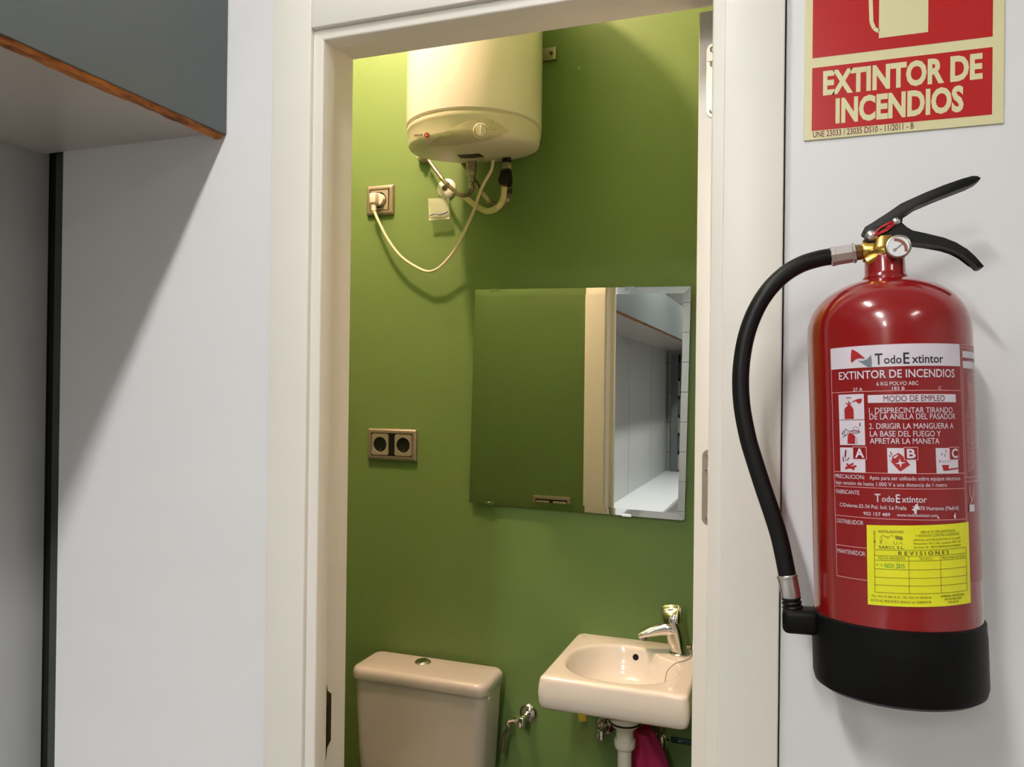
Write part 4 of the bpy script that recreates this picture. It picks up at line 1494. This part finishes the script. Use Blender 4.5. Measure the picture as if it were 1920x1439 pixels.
def rr3(x0, x1, y0, y1, r, z, n=7):
    return [V(x, y, z) for x, y in rrect(x0, x1, y0, y1, r, n)]


def inset(x0, x1, y0, y1, d):
    return x0 + d, x1 - d, y0 + d, y1 - d


bm = BM()
rs = [rr3(*inset(TX0, TX1, TY0, TY1, 0.010), 0.026, TZ - 0.0330), rr3(*inset(TX0, TX1, TY0, TY1, 0.001), 0.030, TZ - 0.0325), rr3(TX0, TX1, TY0, TY1, 0.032, TZ - 0.030)]
for k in range(7):
    a = k / 6 * PI / 2
    rs.append(rr3(*inset(TX0, TX1, TY0, TY1, 0.016 * (1 - math.cos(a))), max(0.012, 0.032 - 0.016 * (1 - math.cos(a))), TZ - 0.0175 + 0.0165 * math.sin(a)))
rs.append(rr3(*inset(TX0, TX1, TY0, TY1, 0.05), 0.01, TZ))
rings(bm, rs, True, True)
lid = obj('cistern_lid', bm, 'tank', to, ang=60)
bm = BM()
rs = []
for z, d in ((0.40, 0.035), (0.43, 0.022), (0.55, 0.014), (TZ - 0.038, 0.0055), (TZ - 0.034, 0.0055), (TZ - 0.0328, 0.012)):
    rs.append(rr3(*inset(TX0, TX1, TY0, TY1 + 0.003, d), 0.030, z))
rings(bm, rs, True, True)
obj('cistern', bm, 'tank', to, ang=60)
bp_ = atz(796, 1241, TZ)
bm = BM()
lathe(bm, [(0.0225, 0), (0.0225, 0.003), (0.0205, 0.005), (0.0195, 0.0042), (0.0195, 0.0062), (0.017, 0.0076), (0, 0.008)], V(bp_.x, bp_.y - 0.01, TZ - 0.0005), seg=36)
pb = obj('push_button', bm, 'chrome', to)
bm = BM()
obox(bm, V(bp_.x, bp_.y - 0.01, TZ + 0.0077), ID3, 0.0006, 0.018, 0.0004)
obj('button_split', bm, 'black', pb)
Tt = Print(lambda x, y, o_: V(x, y, TZ + o_))
a_ = atz(907, 1244, TZ)
Tt.text('ink_grey', 'Roca', a_.x, a_.x + 0.017, a_.y - 0.003, 0.0055, 0.0003, 0.01)
Tt.build({'ink_grey': ('lettering', None)}, lid)


def egg(z, yb, yf, hx, n=40):
    yc = (yb + yf) / 2
    out = []
    for i in range(n):
        a = 2 * PI * i / n
        s = math.sin(a)
        out.append(V(TC[0] + hx * math.cos(a) * (1 - 0.10 * max(0, -s)), yc + (yb - yf) / 2 * s, z))
    return out


bm = BM()
rings(bm, [egg(0, 0.98, 0.56, 0.11), egg(0.02, 0.98, 0.56, 0.11), egg(0.12, 0.97, 0.55, 0.10), egg(0.22, 0.98, 0.48, 0.13), egg(0.32, 1.0, 0.40, 0.172), egg(0.385, 1.01, 0.375, 0.180), egg(0.399, 1.01, 0.38, 0.176), egg(0.399, 0.85, 0.43, 0.13), egg(0.33, 0.83, 0.45, 0.12), egg(0.24, 0.76, 0.56, 0.06)], True, True)
obj('bowl', bm, 'tank', to, ang=60)
bm = BM()
rings(bm, [egg(0.3995, 0.845, 0.375, 0.178), egg(0.415, 0.845, 0.372, 0.180), egg(0.432, 0.845, 0.374, 0.178), egg(0.438, 0.83, 0.39, 0.165)], True, True)
obj('seat_lid', bm, 'tank', to, ang=60)

# ================================================================== WASHBASIN
SZT = 0.9000
WX0, WX1, WY0, WY1 = -0.540, -0.2025, 0.688, YW - 0.001
BCX, BCY = -0.376, 0.850
wb = thing('washbasin', 'small white wall-hung ceramic washbasin with overflow hole', 'washbasin', ((WX0 + WX1) / 2, 0.86, 0.8))


def resample(poly, n):
    P = [Vector((*p, 0)) for p in poly] + [Vector((*poly[0], 0))]
    L = [0]
    for a, b in zip(P, P[1:]):
        L.append(L[-1] + (b - a).length)
    out, k = [], 0
    for i in range(n):
        d_ = L[-1] * i / n
        while L[k + 1] < d_:
            k += 1
        f = (d_ - L[k]) / max(L[k + 1] - L[k], 1e-9)
        out.append(P[k].lerp(P[k + 1], f))
    return out


RIM = resample(rrect(WX0, WX1, WY0, WY1, 0.010, 6), 120)
ANG = [math.atan2(p.y - BCY, p.x - BCX) for p in RIM]


def sq_ring(ins, z, r=0.010):
    ins_b = 0.0
    x0, x1, y0, y1 = WX0 + ins, WX1 - ins, WY0 + ins, WY1
    fx, fy = (x1 - x0) / (WX1 - WX0), (y1 - y0) / (WY1 - WY0)
    return [V(x0 + (p.x - WX0) * fx, y0 + (p.y - WY0) * fy, z) for p in RIM]


def bowl_ring(sc, z, dx=0.0, dy=0.0):
    out = []
    for a in ANG:
        c, s_ = math.cos(a), math.sin(a)
        rx, ry = 0.135, (0.128 if s_ > 0 else 0.132)
        k = 2.35
        r = (abs(c / rx) ** k + abs(s_ / ry) ** k) ** (-1 / k)
        dent = math.exp(-((a - math.radians(44)) / 0.42) ** 2)
        r *= 1 - 0.24 * dent
        out.append(V(BCX + dx + r * sc * c, BCY + dy + r * sc * s_, z))
    return out


bm = BM()
rs = [bowl_ring(0.5, SZT - 0.104), bowl_ring(0.85, SZT - 0.092), bowl_ring(1.0, SZT - 0.079), sq_ring(0.022, SZT - 0.0765), sq_ring(0.012, SZT - 0.0745), sq_ring(0.005, SZT - 0.069), sq_ring(0.0012, SZT - 0.058), sq_ring(0.0, SZT - 0.040), sq_ring(0.0012, SZT - 0.022)]
for k in range(6):
    a = k / 5 * PI / 2
    rs.append(sq_ring(0.003 + 0.011 * (1 - math.cos(a)), SZT - 0.011 + 0.011 * math.sin(a)))
rs += [bowl_ring(1.04, SZT), bowl_ring(1.01, SZT - 0.0005), bowl_ring(0.985, SZT - 0.0028), bowl_ring(0.965, SZT - 0.008), bowl_ring(0.93, SZT - 0.025), bowl_ring(0.86, SZT - 0.055), bowl_ring(0.72, SZT - 0.078), bowl_ring(0.45, SZT - 0.090), bowl_ring(0.17, SZT - 0.094), bowl_ring(0.16, SZT - 0.1)]
rings(bm, rs, True, True)
ba = obj('basin', bm, 'ceramic', wb, ang=60)
bvb = bmesh.new()
rings(bvb, rs, True, True)
bvb.normal_update()
bvh2 = BVHTree.FromBMesh(bvb)
hit, nor, _, _ = bvh2.ray_cast(CAM, ray(1192, 1233).normalized())
if nor.dot(ray(1192, 1233)) > 0:
    nor = -nor
bm = BM()
lathe(bm, [(0.0078, -0.001), (0.0078, 0.0008), (0.0068, 0.0012), (0, 0.0006)], hit, frame_from(nor), 26)
obj('overflow_hole', bm, 'black_gap', wb)
bm = BM()
lathe(bm, [(0.021, SZT - 0.0945), (0.021, SZT - 0.0925), (0.018, SZT - 0.0915), (0, SZT - 0.092)], V(BCX, BCY, 0), seg=28)
obj('drain', bm, 'chrome', wb)
Tt = Print(lambda x, y, o_: V(x, y, SZT + o_))
a_ = atz(1191, 1207, SZT)
Tt.text('ink_grey', 'Roca', a_.x, a_.x + 0.017, a_.y, 0.005, 0.0003, 0.01)
Tt.build({'ink_grey': ('lettering', None)}, ba)
# trap
DXc, DYc = -0.372, 0.855
tr = thing('drain_trap', 'white plastic drain trap with black seal under the washbasin', 'drain pipe', (DXc, DYc, 0.4))
bm = BM()
zb_ = at(1172, 1355, DYc).z
lathe(bm, [(0.036, SZT - 0.1045), (0.036, zb_ + 0.008), (0.0355, zb_ + 0.004), (0, zb_ + 0.004)], V(DXc, DYc, 0), seg=40)
obj('upper_cup', bm, 'pvc', tr)
bm = BM()
lathe(bm, [(0.0365, zb_ + 0.0038), (0.0368, zb_ + 0.001), (0.0362, zb_ - 0.0004), (0.0, zb_ - 0.0004)], V(DXc, DYc, 0), seg=40)
obj('seal_ring', bm, 'black', tr)
bm = BM()
z3_, z4_ = at(1172, 1396, DYc).z, at(1172, 1403, DYc).z
lathe(bm, [(0.034, zb_ - 0.0006), (0.032, zb_ - 0.006), (0.0215, zb_ - 0.015), (0.0205, zb_ - 0.017), (0.0205, z3_), (0.0165, z3_ - 0.002), (0.0165, 0.42), (0, 0.42)], V(DXc, DYc, 0), seg=36)
obj('down_pipe', bm, 'pvc', tr)
bm = BM()
lathe(bm, [(0.0208, z3_ + 0.012), (0.0255, z3_ + 0.011), (0.0252, z3_ - 0.002), (0.0235, z4_ + 0.001), (0.0225, z4_), (0.0166, z4_)], V(DXc, DYc, 0), seg=36, c0=False, c1=False)
obj('union_nut', bm, 'pvc', tr)
bm = BM()
tube(bm, [V(DXc, DYc, 0.43), V(DXc, DYc + 0.01, 0.385), V(DXc, DYc + 0.045, 0.372), V(DXc, DYc + 0.08, 0.39), V(DXc, DYc + 0.095, 0.42), V(DXc, YW - 0.001, 0.45)], 0.0162, 18)
obj('trap_bend', bm, 'pvc', tr)
# faucet
FX, FY = -0.259, 0.960
fa = thing('faucet', 'chrome single-lever faucet at the back corner of the washbasin', 'faucet', (FX, FY, SZT))


def fz(x, y, Y_):
    return at(1180 + x / 11.07, 1120 + y / 11.07, Y_)


bm = BM()
lathe(bm, [(0.0255, SZT + 0.0002), (0.0255, SZT + 0.003), (0.0235, SZT + 0.005), (0.02, SZT + 0.0055), (0, SZT + 0.0055)], V(FX, FY, 0), seg=36)
obj('base_ring', bm, 'chrome', fa)
KF = 1.243e-4
bm = BM()
tube(bm, [V(FX, FY, SZT + 0.004), fz(1010, 1020, FY), fz(985, 880, FY), fz(955, 720, FY), fz(925, 580, FY), fz(905, 500, FY)], lambda t_: (0.0175, (150 + 40 * math.sin(PI * min(1, t_ * 1.1)) - 10 * t_) * KF), 28, 6)
obj('faucet_body', bm, 'chrome', fa, ang=70)
bm = BM()
tube(bm, [fz(960, 680, FY), fz(820, 650, FY), fz(650, 665, FY - 0.004), fz(450, 710, FY - 0.010), fz(300, 755, FY - 0.014), fz(200, 785, FY - 0.016)], lambda t_: (0.0185 - 0.003 * t_, (185 - 120 * t_ ** 0.8) * KF), 28, 8)
obj('spout', bm, 'chrome', fa, ang=70)
bm = BM()
p = fz(285, 830, FY - 0.014)
lathe(bm, [(0.0098, 0.004), (0.0098, -0.006), (0.0078, -0.008), (0, -0.0075)], p, (V(1, 0, 0), V(0, 1, 0), V(-0.3, 0.05, 1).normalized()), 22)
obj('aerator', bm, 'steel', fa)
bm = BM()
tube(bm, [fz(900, 520, FY), fz(890, 430, FY), fz(878, 330, FY + 0.004), fz(872, 240, FY + 0.010), fz(872, 185, FY + 0.014)], lambda t_: ((0.017 - 0.010 * min(1, t_ * 1.5)), (205 + 15 * t_) * KF * (1 - 0.12 * max(0, t_ - 0.85) / 0.15)), 28, 8)
obj('lever', bm, 'chrome', fa, ang=70)
# plug chain
bm = BM()
chain = smooth_path([V(FX + 0.026, FY - 0.004, SZT + 0.016), V(FX + 0.030, FY - 0.02, SZT + 0.004), V(FX + 0.018, FY - 0.05, SZT + 0.002), V(FX + 0.0, FY - 0.075, SZT + 0.0015), V(FX - 0.016, FY - 0.100, SZT - 0.012), V(FX - 0.02, FY - 0.115, SZT - 0.04), V(FX - 0.03, FY - 0.125, SZT - 0.066)], 8)
for p in chain:
    lathe(bm, [(0.0, -0.0013), (0.0012, -0.0006), (0.0012, 0.0006), (0.0, 0.0013)], p, seg=6)
tube(bm, chain[::3] + [chain[-1]], 0.0006, 5, 3)
obj('plug_chain', bm, 'steel', fa)
bm = BM()
lathe(bm, [(0.006, SZT + 0.0055), (0.006, SZT + 0.014), (0.003, SZT + 0.018), (0.0015, SZT + 0.034), (0, SZT + 0.034)], V(FX + 0.029, FY + 0.014, 0), seg=14)
obj('chain_post', bm, 'steel', fa)


# ------------------------------------------------------------------ angle valves
def angle_valve(name_label, px, py, knob_dir, grp='chrome angle valves on the green wall'):
    c_ = at(px, py, YW)
    t_ = thing('angle_valve', name_label, 'valve', (c_.x, YW, c_.z), grp)
    b = BM()
    lathe(b, [(0.0265, 0.0003), (0.026, 0.003), (0.020, 0.009), (0.012, 0.012), (0.0105, 0.0125), (0.0105, 0.022), (0, 0.022)], V(c_.x, YW, c_.z), rax, 32)
    obj('rosette', b, 'chrome', t_)
    b = BM()
    lathe(b, [(0.0095, 0.020), (0.0115, 0.024), (0.0115, 0.048), (0.009, 0.052), (0, 0.052)], V(c_.x, YW, c_.z), rax, 20)
    e_ = V(c_.x, YW - 0.036, c_.z)
    d0 = Vector(knob_dir).normalized()
    lathe(b, [(0.008, 0.0), (0.008, 0.018), (0.0095, 0.019), (0.0095, 0.027), (0.0, 0.027)], e_, frame_from(d0), 8)
    obj('valve_body', b, 'chrome', t_, ang=30)
    b = BM()
    obox(b, V(c_.x, YW - 0.058, c_.z - 0.002), ID3, 0.0085, 0.007, 0.014, 0.004, 3)
    obj('handle', b, 'chrome', t_)
    return e_ + d0 * 0.027, d0, t_


e_, d0, t = angle_valve('chrome angle valve between the cistern and the washbasin', 991, 1338, (-0.86, -0.25, -0.28))
bm = BM()
tube(bm, [e_, e_ + d0 * 0.02, V(TX1 + 0.024, YW - 0.050, e_.z - 0.018), V(TX1 + 0.009, YW - 0.045, e_.z - 0.04), V(TX1 + 0.004, YW - 0.045, e_.z - 0.09)], 0.0052, 12)
obj('supply_hose', bm, 'braid', t)
e_, d0, t = angle_valve('dark chrome angle valve left of the white drain trap', 1136, 1360, (0.2, -0.2, 1))
bm = BM()
tube(bm, [e_, e_ + V(0.005, -0.004, 0.03), e_ + V(0.03, -0.01, 0.08)], 0.0052, 12)
obj('supply_hose', bm, 'braid', t)
e_, d0, t = angle_valve('chrome angle valve right of the white drain trap', 1236, 1392, (0.1, -0.2, 1))
bm = BM()
tube(bm, [e_, e_ + V(0.008, -0.004, 0.03), e_ + V(0.002, -0.01, 0.09)], 0.0052, 12)
obj('supply_hose', bm, 'braid', t)
# yellow tag behind the basin
c = at(1100, 1350, YW - 0.004)
bm = BM()
obox(bm, V(c.x - 0.012, YW - 0.003, c.z + 0.006), (V(1, 0, 0.25).normalized(), V(0, 1, 0), V(-0.25, 0, 1).normalized()), 0.011, 0.0022, 0.013, 0.001, 2)
tag(obj('yellow_scrap', bm, 'ytag'), 'small yellow scrap on the wall just under the washbasin', 'cloth')
# teal strip
a_, b_ = at(1258, 1386, YW - 0.003), at(1300, 1387, YW - 0.003)
bm = BM()
box(bm, a_.x, b_.x + 0.05, YW - 0.010, YW - 0.0004, a_.z - 0.0075, a_.z + 0.0065, 0.003, 2)
t = obj('wall_rail', bm, 'teal')
tag(t, 'dark teal plastic rail on the green wall below the washbasin', 'rail')
bm = BM()
obox(bm, V(a_.x + 0.023, YW - 0.0105, a_.z), ID3, 0.003, 0.0006, 0.0015, 0.0004, 1)
obj('screw', bm, 'steel', t)
# magenta cloth hanging over the trap's wall pipe
bm = BM()
NU, NV = 36, 22
rs = []
top = at(1200, 1372, 0.93)
for j in range(NV + 1):
    v = j / NV
    row = []
    zc0 = top.z - v * 0.22
    wdt = 0.022 + 0.038 * min(1, v * 2.2)
    cxx = top.x + 0.004 + 0.004 * v
    for i in range(NU):
        a = 2 * PI * i / NU
        fold = 1 + 0.20 * math.sin(3 * a + 4 * v) * min(1, v * 3) + 0.10 * math.sin(7 * a - 5 * v + 1)
        row.append(V(cxx + wdt * fold * math.cos(a), 0.945 + 0.030 * fold * math.sin(a), zc0 + 0.006 * math.sin(2 * a + 9 * v)))
    rs.append(row)
rings(bm, rs, True, True)
cl = obj('cleaning_cloth', bm, 'pink', ang=60)
tag(cl, 'magenta cleaning cloth hanging behind the white drain trap', 'cloth')
